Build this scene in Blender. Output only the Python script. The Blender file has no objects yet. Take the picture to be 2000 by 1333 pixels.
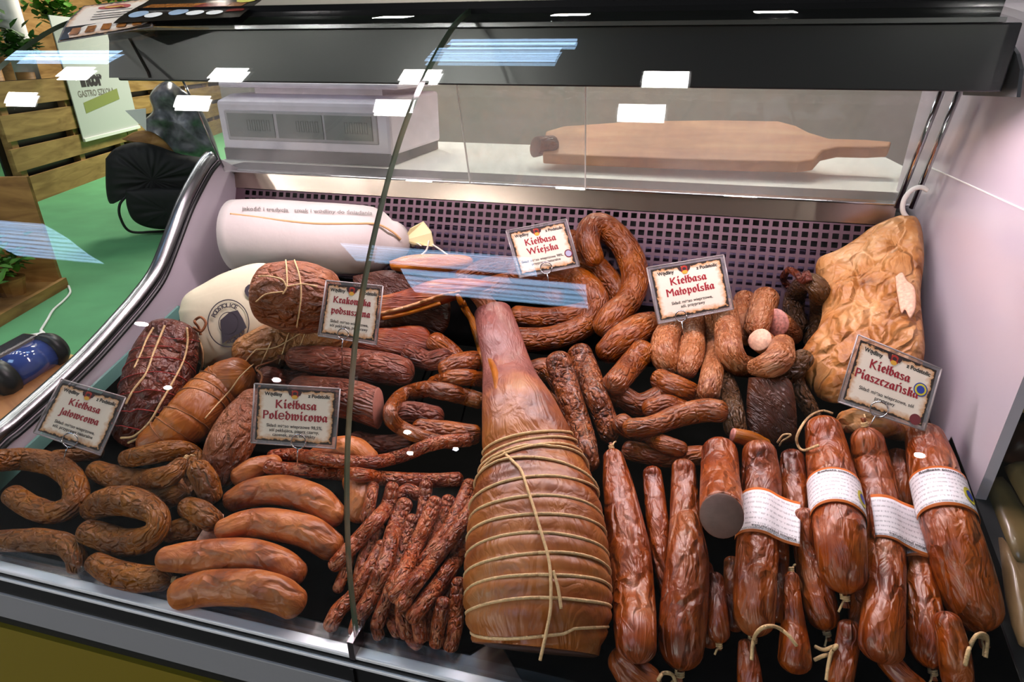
import bpy, bmesh, math, random
import numpy as np
from mathutils import Matrix, Vector, noise as mnoise

random.seed(7)
scene = bpy.context.scene
COL = scene.collection

# ------------------------------------------------------------------ camera
W_PX, H_PX, F_PX = 2000.0, 1333.0, 1200.0
CAM = np.array([0.905, -0.415, 0.599])
YAW, PITCH, ROLL = 0.251, 0.434, 0.002


def cam_rot():
    cy, sy, cp, sp = math.cos(YAW), math.sin(YAW), math.cos(PITCH), math.sin(PITCH)
    f = np.array([-sy * cp, cy * cp, -sp])
    r = np.array([cy, sy, 0.0])
    u = np.cross(r, f)
    c, s = math.cos(ROLL), math.sin(ROLL)
    return np.array([c * r + s * u, -s * r + c * u, f])


MR = cam_rot()
cam_data = bpy.data.cameras.new('camera')
cam_data.sensor_width = 36.0
cam_data.lens = F_PX / W_PX * 36.0
cam_data.clip_start = 0.02
cam_data.clip_end = 100
cam = bpy.data.objects.new('camera', cam_data)
COL.objects.link(cam)
m4 = Matrix.Identity(4)
for i in range(3):
    m4[i][0], m4[i][1], m4[i][2] = MR[0][i], MR[1][i], -MR[2][i]
    m4[i][3] = CAM[i]
cam.matrix_world = m4
scene.camera = cam

# ------------------------------------------------------------------ light and exposure
scene.view_settings.view_transform = 'Standard'
scene.view_settings.look = 'None'
scene.view_settings.gamma = 1.0
scene.view_settings.use_curve_mapping = False
scene.view_settings.exposure = 0.12
scene.cycles.transparent_max_bounces = 32
scene.cycles.max_bounces = 8
scene.cycles.caustics_reflective = False
scene.cycles.caustics_refractive = False

world = bpy.data.worlds.new('hall_ambience')
scene.world = world
world.use_nodes = True
world.node_tree.nodes['Background'].inputs[0].default_value = (1.0, 0.93, 0.84, 1)
world.node_tree.nodes['Background'].inputs[1].default_value = 0.07

LED_POWER = 6.4          # meat light under the canopy
LAMP_STRENGTH = 42.0     # ceiling panels of the hall
SKYLIGHT_STRENGTH = 9.0  # roof lights of the hall
SPOT_STRENGTH = 1500.0

led = bpy.data.lights.new('canopy_meat_light', 'AREA')
led.shape = 'RECTANGLE'
led.size, led.size_y = 1.16, 0.035
led.energy = LED_POWER
led.color = (1.0, 0.80, 0.86)
led_ob = bpy.data.objects.new('canopy_meat_light', led)
COL.objects.link(led_ob)
led_ob.location = (0.645, 0.470, 0.556)
led_ob.rotation_euler = (math.radians(-24), 0, 0)

# lamps added to brighten the left background and the worktop behind the case
for nm, loc, size, en, col in (
        ('background_fill', (-5.5, 9.5, 3.9), 2.0, 620, (1.0, 0.93, 0.82)),
        ('counter_fill', (-0.3, 2.0, 1.62), 0.14, 16, (1.0, 0.93, 0.86)),
        ('counter_fill', (0.45, 2.0, 1.62), 0.14, 16, (1.0, 0.93, 0.86)),
        ('counter_fill', (1.2, 2.0, 1.62), 0.14, 16, (1.0, 0.93, 0.86))):
    l = bpy.data.lights.new(nm, 'AREA')
    l.size = size
    l.energy = en
    l.color = col
    o = bpy.data.objects.new(nm, l)
    o.location = loc
    COL.objects.link(o)


# ------------------------------------------------------------------ pixel -> place helpers
def ray(x, y):
    return MR.T @ np.array([(x - 1000.0) / F_PX, (666.5 - y) / F_PX, 1.0])


def on_plane(x, y, n, p0):
    d = ray(x, y)
    n = np.asarray(n, float)
    return CAM + d * ((np.asarray(p0) - CAM) @ n) / (d @ n)


def px_X(x, y, X): return on_plane(x, y, (1, 0, 0), (X, 0, 0))
def px_Y(x, y, Y): return on_plane(x, y, (0, 1, 0), (0, Y, 0))
def px_Z(x, y, Z): return on_plane(x, y, (0, 0, 1), (0, 0, Z))


CASE_L = 1.30
DECK_D, DECK_Z = 0.664, 0.185
TH = math.atan2(DECK_Z, DECK_D)
DECK_N = np.array([0, -math.sin(TH), math.cos(TH)])
PAN0 = np.array([0, 0.664, 0.185])
PAN1 = np.array([0, 0.731, 0.345])
pd = (PAN1 - PAN0) / np.linalg.norm(PAN1 - PAN0)
PAN_N = np.array([0, -pd[2], pd[1]])


def deck(x, y, h): return on_plane(x, y, DECK_N, DECK_N * h)


def catmull(P, n):
    P = np.asarray(P, float)
    P = np.vstack([2 * P[0] - P[1], P, 2 * P[-1] - P[-2]])
    o = []
    for i in range(1, len(P) - 2):
        a, b, c, d = P[i - 1:i + 3]
        for t in np.linspace(0, 1, n, endpoint=False):
            o.append(.5 * (2 * b + (c - a) * t + (2 * a - 5 * b + 4 * c - d) * t * t + (3 * b - a - 3 * c + d) * t ** 3))
    o.append(P[-2])
    return np.array(o)


def resample(P, step):
    seg = np.linalg.norm(np.diff(P[:, :2], axis=0), axis=1)
    s = np.concatenate([[0], np.cumsum(seg)])
    n = max(4, int(s[-1] / step) + 1)
    q = np.linspace(0, s[-1], n)
    return np.stack([np.interp(q, s, P[:, k]) for k in range(P.shape[1])], 1)


def resample3(P, n):
    P = np.asarray(P, float)
    seg = np.linalg.norm(np.diff(P[:, :3], axis=0), axis=1)
    s = np.concatenate([[0], np.cumsum(seg)])
    q = np.linspace(0, s[-1], n)
    return np.stack([np.interp(q, s, P[:, k]) for k in range(P.shape[1])], 1)


# ------------------------------------------------------------------ mesh helpers
def lin(c):
    return tuple((v / 255 / 12.92) if v / 255 <= 0.04045 else ((v / 255 + 0.055) / 1.055) ** 2.4 for v in c)


def mesh_ob(name, verts, faces, mat, parent=None, org=None, uvs=None, smooth=True, mats=None, midx=None, top=True):
    """one mesh object; verts are world coordinates"""
    verts = np.asarray(verts, float)
    if parent is not None:
        org = np.array(parent['_org'])
    elif org is None:
        org = (verts.min(0) + verts.max(0)) / 2
    me = bpy.data.meshes.new(name)
    me.from_pydata((verts - org).tolist(), [], faces)
    if mats:
        for m in mats:
            me.materials.append(m)
        if midx:
            me.polygons.foreach_set('material_index', midx)
    elif mat:
        me.materials.append(mat)
    if smooth:
        me.polygons.foreach_set('use_smooth', [True] * len(me.polygons))
    if uvs is not None:
        lay = me.uv_layers.new(name='UVMap')
        flat = []
        for p in me.polygons:
            for li in p.loop_indices:
                flat.extend(uvs[me.loops[li].vertex_index])
        lay.data.foreach_set('uv', flat)
    me.update()
    o = bpy.data.objects.new(name, me)
    COL.objects.link(o)
    if parent is not None:
        o.parent = parent
    else:
        o.location = org
    o['_org'] = [float(v) for v in org]
    return o


def empty(name, loc):
    o = bpy.data.objects.new(name, None)
    o.empty_display_size = 0.05
    o.location = loc
    o['_org'] = [float(v) for v in loc]
    COL.objects.link(o)
    return o


def tag(o, label=None, cat=None, group=None, kind=None):
    if label: o['label'] = label
    if cat: o['category'] = cat
    if group: o['group'] = group
    if kind: o['kind'] = kind
    return o


class MB:
    """collects shapes into one mesh"""
    def __init__(self):
        self.v, self.f, self.uv = [], [], []

    def add(self, v, f, uv=None):
        b = len(self.v)
        self.v.extend([tuple(map(float, p)) for p in v])
        self.f.extend([tuple(i + b for i in q) for q in f])
        self.uv.extend(uv if uv is not None else [(0.0, 0.0)] * len(v))
        return self

    def box(self, x0, x1, y0, y1, z0, z1):
        v = [(x, y, z) for x in (x0, x1) for y in (y0, y1) for z in (z0, z1)]
        f = [(0, 1, 3, 2), (4, 6, 7, 5), (0, 4, 5, 1), (2, 3, 7, 6), (0, 2, 6, 4), (1, 5, 7, 3)]
        return self.add(v, f)

    def prism(self, poly, d):
        """poly: 3D points (planar), extruded by the vector d"""
        n = len(poly)
        P = [np.asarray(p, float) for p in poly]
        d = np.asarray(d, float)
        v = P + [p + d for p in P]
        f = [tuple(range(n)), tuple(range(2 * n - 1, n - 1, -1))]
        f += [(i, i + n, (i + 1) % n + n, (i + 1) % n) for i in range(n)]
        return self.add(v, f)

    def extrude_x(self, prof, x0, x1):
        return self.prism([(x0, p[0], p[1]) for p in prof], (x1 - x0, 0, 0))

    def tube(self, pts, r, seg=8, cap=True):
        v, f, uv = tube_geo(pts, r, seg, cap)
        return self.add(v, f, uv)

    def build(self, name, mat, parent=None, smooth=False, org=None, bevel=0):
        o = mesh_ob(name, self.v, self.f, mat, parent, org=org, uvs=self.uv, smooth=smooth)
        bm = bmesh.new()
        bm.from_mesh(o.data)
        bmesh.ops.recalc_face_normals(bm, faces=bm.faces)
        bm.to_mesh(o.data)
        bm.free()
        if bevel:
            b = o.modifiers.new('bevel', 'BEVEL')
            b.width = bevel
            b.segments = 2
            b.limit_method = 'ANGLE'
        return o


def frames(P):
    P = np.asarray(P, float)
    T = np.gradient(P, axis=0)
    T /= np.linalg.norm(T, axis=1)[:, None] + 1e-12
    up = DECK_N
    U = up - T[0] * (T[0] @ up)
    if np.linalg.norm(U) < 1e-3:
        U = np.array([1.0, 0, 0]) - T[0] * T[0][0]
    U /= np.linalg.norm(U)
    Us = [U]
    for i in range(1, len(P)):
        U = Us[-1] - T[i] * (T[i] @ Us[-1])
        U /= np.linalg.norm(U) + 1e-12
        Us.append(U)
    Us = np.array(Us)
    return T, Us, np.cross(T, Us)


def tube_geo(pts, r, seg=8, cap=True):
    P = np.asarray(pts, float)
    R = np.full(len(P), r) if np.isscalar(r) else np.asarray(r, float)
    T, U, V = frames(P)
    s = np.concatenate([[0], np.cumsum(np.linalg.norm(np.diff(P, axis=0), axis=1))])
    v, uv, f = [], [], []
    for i in range(len(P)):
        for k in range(seg):
            a = 2 * math.pi * k / seg
            v.append(P[i] + R[i] * (math.cos(a) * U[i] + math.sin(a) * V[i]))
            uv.append((s[i], k / seg * 2 * math.pi * R[i]))
    for i in range(len(P) - 1):
        for k in range(seg):
            a, b = i * seg + k, i * seg + (k + 1) % seg
            f.append((a, b, b + seg, a + seg))
    if cap:
        f.append(tuple(range(seg - 1, -1, -1)))
        f.append(tuple(range((len(P) - 1) * seg, len(P) * seg)))
    return v, f, uv


# ------------------------------------------------------------------ materials
def new_mat(name):
    m = bpy.data.materials.new(name)
    m.use_nodes = True
    nt = m.node_tree
    b = nt.nodes['Principled BSDF']
    return m, nt, b


def N(nt, typ, **kw):
    n = nt.nodes.new(typ)
    for k, v in kw.items():
        if k.startswith('i_'):
            n.inputs[k[2:].replace('_', ' ')].default_value = v
        else:
            setattr(n, k, v)
    return n


def ramp(nt, stops, interp='LINEAR'):
    n = nt.nodes.new('ShaderNodeValToRGB')
    cr = n.color_ramp
    cr.interpolation = interp
    while len(cr.elements) < len(stops):
        cr.elements.new(0.5)
    for e, (p, c) in zip(cr.elements, stops):
        e.position = p
        e.color = (*c, 1) if len(c) == 3 else c
    return n


def plain(name, rgb, rough=0.5, metal=0.0, spec=0.5, coat=0.0, noise_amt=0.0, noise_scale=8, bump=0.0, bump_scale=60, emis=None, emis_s=0):
    m, nt, b = new_mat(name)
    c = lin(rgb)
    b.inputs['Base Color'].default_value = (*c, 1)
    b.inputs['Roughness'].default_value = rough
    b.inputs['Metallic'].default_value = metal
    b.inputs['Specular IOR Level'].default_value = spec
    b.inputs['Coat Weight'].default_value = coat
    if emis:
        b.inputs['Emission Color'].default_value = (*emis, 1)
        b.inputs['Emission Strength'].default_value = emis_s
    tc = N(nt, 'ShaderNodeTexCoord')
    if noise_amt:
        nz = N(nt, 'ShaderNodeTexNoise', i_Scale=noise_scale, i_Detail=5.0)
        nt.links.new(tc.outputs['Object'], nz.inputs['Vector'])
        r = ramp(nt, [(0.3, tuple(v * (1 - noise_amt) for v in c)), (0.7, tuple(min(1, v * (1 + noise_amt)) for v in c))])
        nt.links.new(nz.outputs['Fac'], r.inputs['Fac'])
        nt.links.new(r.outputs['Color'], b.inputs['Base Color'])
    if bump:
        nz = N(nt, 'ShaderNodeTexNoise', i_Scale=bump_scale, i_Detail=4.0)
        nt.links.new(tc.outputs['Object'], nz.inputs['Vector'])
        bp = N(nt, 'ShaderNodeBump', i_Strength=bump, i_Distance=0.004)
        nt.links.new(nz.outputs['Fac'], bp.inputs['Height'])
        nt.links.new(bp.outputs['Normal'], b.inputs['Normal'])
    return m


def meat(name, cols, scale=28, rough=0.4, wrinkle=(60, 140), wr=0.5, grain=0, gr=0.0, dist=0.003, coat=0.0, spec=0.5, speck=None, cell=None, dark=0.76, shank=None):
    """casing or smoked meat: mottled colour, folds running along the piece (UV in metres), optional grain"""
    m, nt, b = new_mat(name)
    L = nt.links
    tc = N(nt, 'ShaderNodeTexCoord')
    oi = N(nt, 'ShaderNodeObjectInfo')
    mul = N(nt, 'ShaderNodeMath', operation='MULTIPLY')
    mul.inputs[1].default_value = 37.0
    L.new(oi.outputs['Random'], mul.inputs[0])
    add = N(nt, 'ShaderNodeVectorMath', operation='ADD')
    L.new(tc.outputs['Object'], add.inputs[0])
    L.new(mul.outputs[0], add.inputs[1])
    nz = N(nt, 'ShaderNodeTexNoise', i_Scale=float(scale), i_Detail=5.0, i_Roughness=0.6)
    L.new(add.outputs[0], nz.inputs['Vector'])
    k = len(cols)
    rp = ramp(nt, [(0.28 + 0.44 * i / (k - 1), lin(c)) for i, c in enumerate(cols)])
    L.new(nz.outputs['Fac'], rp.inputs['Fac'])
    # small brightness difference from piece to piece
    hsv = N(nt, 'ShaderNodeHueSaturation')
    mr = N(nt, 'ShaderNodeMapRange')
    mr.inputs['To Min'].default_value = 0.86 * dark
    mr.inputs['To Max'].default_value = 1.14 * dark
    L.new(oi.outputs['Random'], mr.inputs['Value'])
    L.new(mr.outputs[0], hsv.inputs['Value'])
    hsv.inputs['Saturation'].default_value = 1.13
    L.new(rp.outputs['Color'], hsv.inputs['Color'])
    base = hsv.outputs['Color']
    if shank:
        su = N(nt, 'ShaderNodeSeparateXYZ')
        L.new(tc.outputs['UV'], su.inputs[0])
        sj = N(nt, 'ShaderNodeMath', operation='MULTIPLY_ADD')
        sj.inputs[1].default_value = 0.16
        L.new(nz.outputs['Fac'], sj.inputs[0])
        L.new(su.outputs['X'], sj.inputs[2])
        sm = N(nt, 'ShaderNodeMapRange', interpolation_type='SMOOTHSTEP')
        sm.inputs['From Min'].default_value = shank[0]
        sm.inputs['From Max'].default_value = shank[1]
        L.new(sj.outputs[0], sm.inputs['Value'])
        sr_ = ramp(nt, [(0.3, lin((96, 50, 46))), (0.6, lin((142, 84, 74))), (0.75, lin((150, 90, 52)))])
        L.new(nz.outputs['Fac'], sr_.inputs['Fac'])
        sx_ = N(nt, 'ShaderNodeMix', data_type='RGBA')
        L.new(sm.outputs[0], sx_.inputs['Factor'])
        L.new(sr_.outputs['Color'], sx_.inputs['A'])
        L.new(base, sx_.inputs['B'])
        base = sx_.outputs['Result']
    uvm = N(nt, 'ShaderNodeMapping')
    uvm.inputs['Scale'].default_value = (wrinkle[0], wrinkle[1], 1)
    L.new(tc.outputs['UV'], uvm.inputs['Vector'])
    uo = N(nt, 'ShaderNodeVectorMath', operation='ADD')
    L.new(uvm.outputs[0], uo.inputs[0])
    L.new(mul.outputs[0], uo.inputs[1])
    wz = N(nt, 'ShaderNodeTexNoise', i_Scale=1.0, i_Detail=3.0, i_Distortion=1.4)
    L.new(uo.outputs[0], wz.inputs['Vector'])
    sb = N(nt, 'ShaderNodeMath', operation='SUBTRACT')
    sb.inputs[1].default_value = 0.5
    L.new(wz.outputs['Fac'], sb.inputs[0])
    ab = N(nt, 'ShaderNodeMath', operation='ABSOLUTE')
    L.new(sb.outputs[0], ab.inputs[0])
    pw = N(nt, 'ShaderNodeMath', operation='MULTIPLY')
    pw.inputs[1].default_value = 5.0
    pw.use_clamp = True
    L.new(ab.outputs[0], pw.inputs[0])
    bp = N(nt, 'ShaderNodeBump', i_Strength=wr, i_Distance=dist)
    L.new(pw.outputs[0], bp.inputs['Height'])
    nrm = bp
    if cell:
        cm = N(nt, 'ShaderNodeMapping')
        cm.inputs['Scale'].default_value = (cell[0], cell[1], 1)
        L.new(tc.outputs['UV'], cm.inputs['Vector'])
        dn = N(nt, 'ShaderNodeTexNoise', i_Scale=float(cell[0] * 0.9), i_Detail=3.0)
        L.new(add.outputs[0], dn.inputs['Vector'])
        ds = N(nt, 'ShaderNodeVectorMath', operation='MULTIPLY_ADD')
        ds.inputs[1].default_value = (1.5, 1.5, 0)
        L.new(dn.outputs['Color'], ds.inputs[0])
        L.new(cm.outputs[0], ds.inputs[2])
        vo = N(nt, 'ShaderNodeTexVoronoi', feature='DISTANCE_TO_EDGE', i_Scale=1.0)
        L.new(ds.outputs[0], vo.inputs['Vector'])
        cr = N(nt, 'ShaderNodeMapRange', interpolation_type='SMOOTHSTEP')
        cr.inputs['From Max'].default_value = 0.32
        L.new(vo.outputs['Distance'], cr.inputs['Value'])
        b3 = N(nt, 'ShaderNodeBump', i_Strength=cell[2], i_Distance=cell[3])
        L.new(cr.outputs[0], b3.inputs['Height'])
        L.new(bp.outputs['Normal'], b3.inputs['Normal'])
        bp = b3
        nrm = b3
    if grain:
        um = N(nt, 'ShaderNodeMapping')
        um.inputs['Scale'].default_value = (grain * 0.75, grain, 1)
        L.new(tc.outputs['UV'], um.inputs['Vector'])
        vo = N(nt, 'ShaderNodeTexVoronoi', feature='SMOOTH_F1', i_Scale=1.0, i_Smoothness=0.4)
        L.new(um.outputs[0], vo.inputs['Vector'])
        iv = N(nt, 'ShaderNodeMath', operation='SUBTRACT')
        iv.inputs[0].default_value = 1.0
        L.new(vo.outputs['Distance'], iv.inputs[1])
        b2 = N(nt, 'ShaderNodeBump', i_Strength=gr, i_Distance=dist * 0.8)
        L.new(iv.outputs[0], b2.inputs['Height'])
        L.new(bp.outputs['Normal'], b2.inputs['Normal'])
        nrm = b2
        if speck:
            v2 = N(nt, 'ShaderNodeTexVoronoi', feature='F1', i_Scale=1.0)
            L.new(um.outputs[0], v2.inputs['Vector'])
            sp = N(nt, 'ShaderNodeSeparateColor')
            L.new(v2.outputs['Color'], sp.inputs[0])
            r2 = ramp(nt, [(0.55, (0, 0, 0)), (0.8, (1, 1, 1))])
            L.new(sp.outputs[0], r2.inputs['Fac'])
            f2 = N(nt, 'ShaderNodeMath', operation='MULTIPLY')
            f2.inputs[1].default_value = 0.55
            L.new(r2.outputs['Color'], f2.inputs[0])
            mx = N(nt, 'ShaderNodeMix', data_type='RGBA')
            mx.inputs['B'].default_value = (*lin(speck), 1)
            L.new(f2.outputs[0], mx.inputs['Factor'])
            L.new(base, mx.inputs['A'])
            base = mx.outputs['Result']
    L.new(base, b.inputs['Base Color'])
    L.new(nrm.outputs['Normal'], b.inputs['Normal'])
    b.inputs['Roughness'].default_value = rough
    b.inputs['Specular IOR Level'].default_value = spec
    b.inputs['Coat Weight'].default_value = coat
    b.inputs['Coat Roughness'].default_value = 0.25
    return m


def glass_mat(name, tint=(0.97, 0.985, 0.975), refl=1.0, haze=0.0, haze_col=(0.8, 0.8, 0.8), rough=0.0):
    """pane: passes light straight through and mirrors by Fresnel; haze mixes in a patchy diffuse veil"""
    m = bpy.data.materials.new(name)
    m.use_nodes = True
    nt = m.node_tree
    nt.nodes.clear()
    L = nt.links
    out = N(nt, 'ShaderNodeOutputMaterial')
    tr = N(nt, 'ShaderNodeBsdfTransparent')
    tr.inputs[0].default_value = (*tint, 1)
    gl = N(nt, 'ShaderNodeBsdfGlossy', i_Roughness=rough)
    lw = N(nt, 'ShaderNodeLayerWeight', i_Blend=0.5)
    p5 = N(nt, 'ShaderNodeMath', operation='POWER')
    p5.inputs[1].default_value = 5.0
    L.new(lw.outputs['Facing'], p5.inputs[0])
    ma = N(nt, 'ShaderNodeMath', operation='MULTIPLY_ADD')
    ma.inputs[1].default_value = 0.96 * refl
    ma.inputs[2].default_value = 0.04 * refl
    ma.use_clamp = True
    L.new(p5.outputs[0], ma.inputs[0])
    mx = N(nt, 'ShaderNodeMixShader')
    L.new(ma.outputs[0], mx.inputs[0])
    L.new(tr.outputs[0], mx.inputs[1])
    L.new(gl.outputs[0], mx.inputs[2])
    last = mx
    if haze:
        df = N(nt, 'ShaderNodeBsdfDiffuse')
        df.inputs[0].default_value = (*haze_col, 1)
        tc = N(nt, 'ShaderNodeTexCoord')
        nz = N(nt, 'ShaderNodeTexNoise', i_Scale=5.0, i_Detail=7.0, i_Roughness=0.65)
        L.new(tc.outputs['Object'], nz.inputs['Vector'])
        rr = ramp(nt, [(0.35, (0.15, 0.15, 0.15)), (0.75, (1, 1, 1))])
        L.new(nz.outputs['Fac'], rr.inputs['Fac'])
        hm = N(nt, 'ShaderNodeMath', operation='MULTIPLY')
        hm.inputs[1].default_value = haze
        L.new(rr.outputs['Color'], hm.inputs[0])
        m2 = N(nt, 'ShaderNodeMixShader')
        L.new(hm.outputs[0], m2.inputs[0])
        L.new(mx.outputs[0], m2.inputs[1])
        L.new(df.outputs[0], m2.inputs[2])
        last = m2
    L.new(last.outputs[0], out.inputs[0])
    return m


def wood(name, c1, c2, scale=(3, 30, 30), rough=0.6):
    m, nt, b = new_mat(name)
    L = nt.links
    tc = N(nt, 'ShaderNodeTexCoord')
    mp = N(nt, 'ShaderNodeMapping')
    mp.inputs['Scale'].default_value = scale
    L.new(tc.outputs['Object'], mp.inputs['Vector'])
    nz = N(nt, 'ShaderNodeTexNoise', i_Scale=1.0, i_Detail=6.0, i_Distortion=0.8)
    L.new(mp.outputs[0], nz.inputs['Vector'])
    rp = ramp(nt, [(0.3, lin(c1)), (0.7, lin(c2))])
    L.new(nz.outputs['Fac'], rp.inputs['Fac'])
    L.new(rp.outputs['Color'], b.inputs['Base Color'])
    b.inputs['Roughness'].default_value = rough
    return m


def paper_label_mat(name):
    """white paper band: orange rim and grey lines of small print, laid out in UV 0..1"""
    m, nt, b = new_mat(name)
    L = nt.links
    tc = N(nt, 'ShaderNodeTexCoord')
    sx = N(nt, 'ShaderNodeSeparateXYZ')
    L.new(tc.outputs['UV'], sx.inputs[0])
    # rim
    def edge(sock, w):
        a = N(nt, 'ShaderNodeMath', operation='SUBTRACT'); a.inputs[0].default_value = 0.5
        L.new(sock, a.inputs[1])
        c = N(nt, 'ShaderNodeMath', operation='ABSOLUTE'); L.new(a.outputs[0], c.inputs[0])
        g = N(nt, 'ShaderNodeMath', operation='GREATER_THAN'); g.inputs[1].default_value = 0.5 - w
        L.new(c.outputs[0], g.inputs[0])
        return g.outputs[0]
    rim = edge(sx.outputs['Y'], 0.06)
    # print lines
    ml = N(nt, 'ShaderNodeMath', operation='MULTIPLY'); ml.inputs[1].default_value = 9.0
    L.new(sx.outputs['Y'], ml.inputs[0])
    fr = N(nt, 'ShaderNodeMath', operation='FRACT'); L.new(ml.outputs[0], fr.inputs[0])
    ln = N(nt, 'ShaderNodeMath', operation='LESS_THAN'); ln.inputs[1].default_value = 0.36
    L.new(fr.outputs[0], ln.inputs[0])
    mp = N(nt, 'ShaderNodeMapping'); mp.inputs['Scale'].default_value = (55, 9, 1)
    L.new(tc.outputs['UV'], mp.inputs['Vector'])
    nz = N(nt, 'ShaderNodeTexNoise', i_Scale=1.0, i_Detail=1.0)
    L.new(mp.outputs[0], nz.inputs['Vector'])
    gt = N(nt, 'ShaderNodeMath', operation='GREATER_THAN'); gt.inputs[1].default_value = 0.46
    L.new(nz.outputs['Fac'], gt.inputs[0])
    an = N(nt, 'ShaderNodeMath', operation='MULTIPLY')
    L.new(ln.outputs[0], an.inputs[0]); L.new(gt.outputs[0], an.inputs[1])
    a2 = N(nt, 'ShaderNodeMath', operation='MULTIPLY'); a2.inputs[1].default_value = 0.45
    L.new(an.outputs[0], a2.inputs[0])
    m1 = N(nt, 'ShaderNodeMix', data_type='RGBA')
    m1.inputs['A'].default_value = (*lin((236, 228, 232)), 1)
    m1.inputs['B'].default_value = (*lin((95, 90, 98)), 1)
    L.new(a2.outputs[0], m1.inputs['Factor'])
    m2 = N(nt, 'ShaderNodeMix', data_type='RGBA')
    m2.inputs['B'].default_value = (*lin((205, 105, 40)), 1)
    L.new(rim, m2.inputs['Factor'])
    L.new(m1.outputs['Result'], m2.inputs['A'])
    L.new(m2.outputs['Result'], b.inputs['Base Color'])
    b.inputs['Roughness'].default_value = 0.45
    return m


def parchment_mat(name, body=(232, 217, 200), dark=(40, 26, 20)):
    """printed card: parchment with a burnt ragged border, laid out in UV 0..1"""
    m, nt, b = new_mat(name)
    L = nt.links
    tc = N(nt, 'ShaderNodeTexCoord')
    sx = N(nt, 'ShaderNodeSeparateXYZ')
    L.new(tc.outputs['UV'], sx.inputs[0])
    def dist(sock, k):
        a = N(nt, 'ShaderNodeMath', operation='SUBTRACT'); a.inputs[0].default_value = 0.5
        L.new(sock, a.inputs[1])
        c = N(nt, 'ShaderNodeMath', operation='ABSOLUTE'); L.new(a.outputs[0], c.inputs[0])
        d = N(nt, 'ShaderNodeMath', operation='SUBTRACT'); d.inputs[0].default_value = 0.5
        L.new(c.outputs[0], d.inputs[1])
        e = N(nt, 'ShaderNodeMath', operation='MULTIPLY'); e.inputs[1].default_value = k
        L.new(d.outputs[0], e.inputs[0])
        return e.outputs[0]
    mn = N(nt, 'ShaderNodeMath', operation='MINIMUM')
    L.new(dist(sx.outputs['X'], 1.35), mn.inputs[0])
    L.new(dist(sx.outputs['Y'], 1.0), mn.inputs[1])
    nz = N(nt, 'ShaderNodeTexNoise', i_Scale=13.0, i_Detail=4.0)
    L.new(tc.outputs['UV'], nz.inputs['Vector'])
    ms = N(nt, 'ShaderNodeMath', operation='MULTIPLY_ADD'); ms.inputs[1].default_value = -0.15; ms.inputs[2].default_value = 0.075
    L.new(nz.outputs['Fac'], ms.inputs[0])
    ad = N(nt, 'ShaderNodeMath', operation='ADD')
    L.new(mn.outputs[0], ad.inputs[0]); L.new(ms.outputs[0], ad.inputs[1])
    rp = ramp(nt, [(0.0, lin(dark)), (0.028, lin(dark)), (0.04, lin((196, 142, 92))), (0.12, lin(body)), (1.0, lin(body))])
    L.new(ad.outputs[0], rp.inputs['Fac'])
    L.new(rp.outputs['Color'], b.inputs['Base Color'])
    b.inputs['Roughness'].default_value = 0.5
    return m


M = {}
M['juniper'] = meat('juniper_casing', [(90, 50, 26), (134, 82, 42), (164, 108, 60)], wrinkle=(70, 160), wr=0.25, grain=190, gr=0.25, dist=0.004, rough=0.44, cell=(70, 130, .9, .0035), spec=.4, dark=.82)
M['loin'] = meat('loin_casing', [(100, 58, 42), (154, 90, 60), (182, 116, 78), (192, 128, 90)], scale=24, wrinkle=(24, 36), wr=0.3, dist=0.003, rough=0.44, cell=(26, 44, .6, .004), coat=.05, dark=.92)
M['kaban'] = meat('kabanos_casing', [(116, 50, 36), (152, 76, 52), (178, 100, 68)], wrinkle=(90, 200), wr=0.25, grain=230, gr=0.7, dist=0.003, rough=0.34, speck=(200, 124, 82), cell=(120, 190, .9, .003), dark=.9, coat=.15)
M['country'] = meat('country_casing', [(108, 54, 34), (152, 84, 50), (184, 112, 68)], wrinkle=(70, 190), wr=0.3, grain=210, gr=0.2, dist=0.0035, rough=0.32, cell=(60, 150, .8, .003), coat=.25)
M['coarse'] = meat('coarse_casing', [(92, 44, 24), (138, 72, 40), (168, 96, 56)], wrinkle=(90, 140), wr=0.3, grain=150, gr=0.7, dist=0.004, rough=0.3, speck=(176, 104, 62), cell=(90, 120, 1.0, .004), coat=.3)
M['malo'] = meat('malopolska_casing', [(140, 80, 56), (176, 112, 78), (198, 136, 98)], wrinkle=(120, 220), wr=0.3, grain=260, gr=0.5, dist=0.003, rough=0.36, speck=(206, 148, 108), cell=(110, 200, .7, .0025), coat=.1)
M['olive'] = meat('olive_casing', [(72, 46, 30), (98, 66, 42), (118, 84, 52)], wrinkle=(80, 160), wr=0.4, grain=170, gr=0.7, dist=0.004, rough=0.38, cell=(70, 130, .9, .004))
M['krak'] = meat('krakowska_casing', [(88, 38, 24), (134, 66, 42), (158, 88, 58), (176, 116, 86)], scale=16, wrinkle=(24, 60), wr=0.35, dist=0.004, rough=0.36, coat=0.3, cell=(26, 62, .75, .0045), spec=.6, dark=.92)
M['dryk'] = meat('dried_casing', [(100, 50, 42), (134, 76, 60), (158, 96, 76)], wrinkle=(40, 170), wr=0.4, dist=0.004, rough=0.4, cell=(45, 130, .9, .004))
M['ham'] = meat('smoked_ham', [(104, 56, 44), (136, 78, 50), (158, 98, 58), (166, 108, 72)], scale=11, wrinkle=(22, 34), wr=0.3, dist=0.004, rough=0.42, cell=(16, 20, .35, .004), coat=.08, dark=.92)
M['hamleg'] = meat('smoked_ham_with_shank', [(96, 52, 40), (136, 80, 52), (156, 100, 64), (168, 124, 92)], scale=13, wrinkle=(22, 34), wr=0.3, dist=0.004, rough=0.40, cell=(16, 20, .4, .004), coat=.12, dark=.92, shank=(.26, .40))
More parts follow.
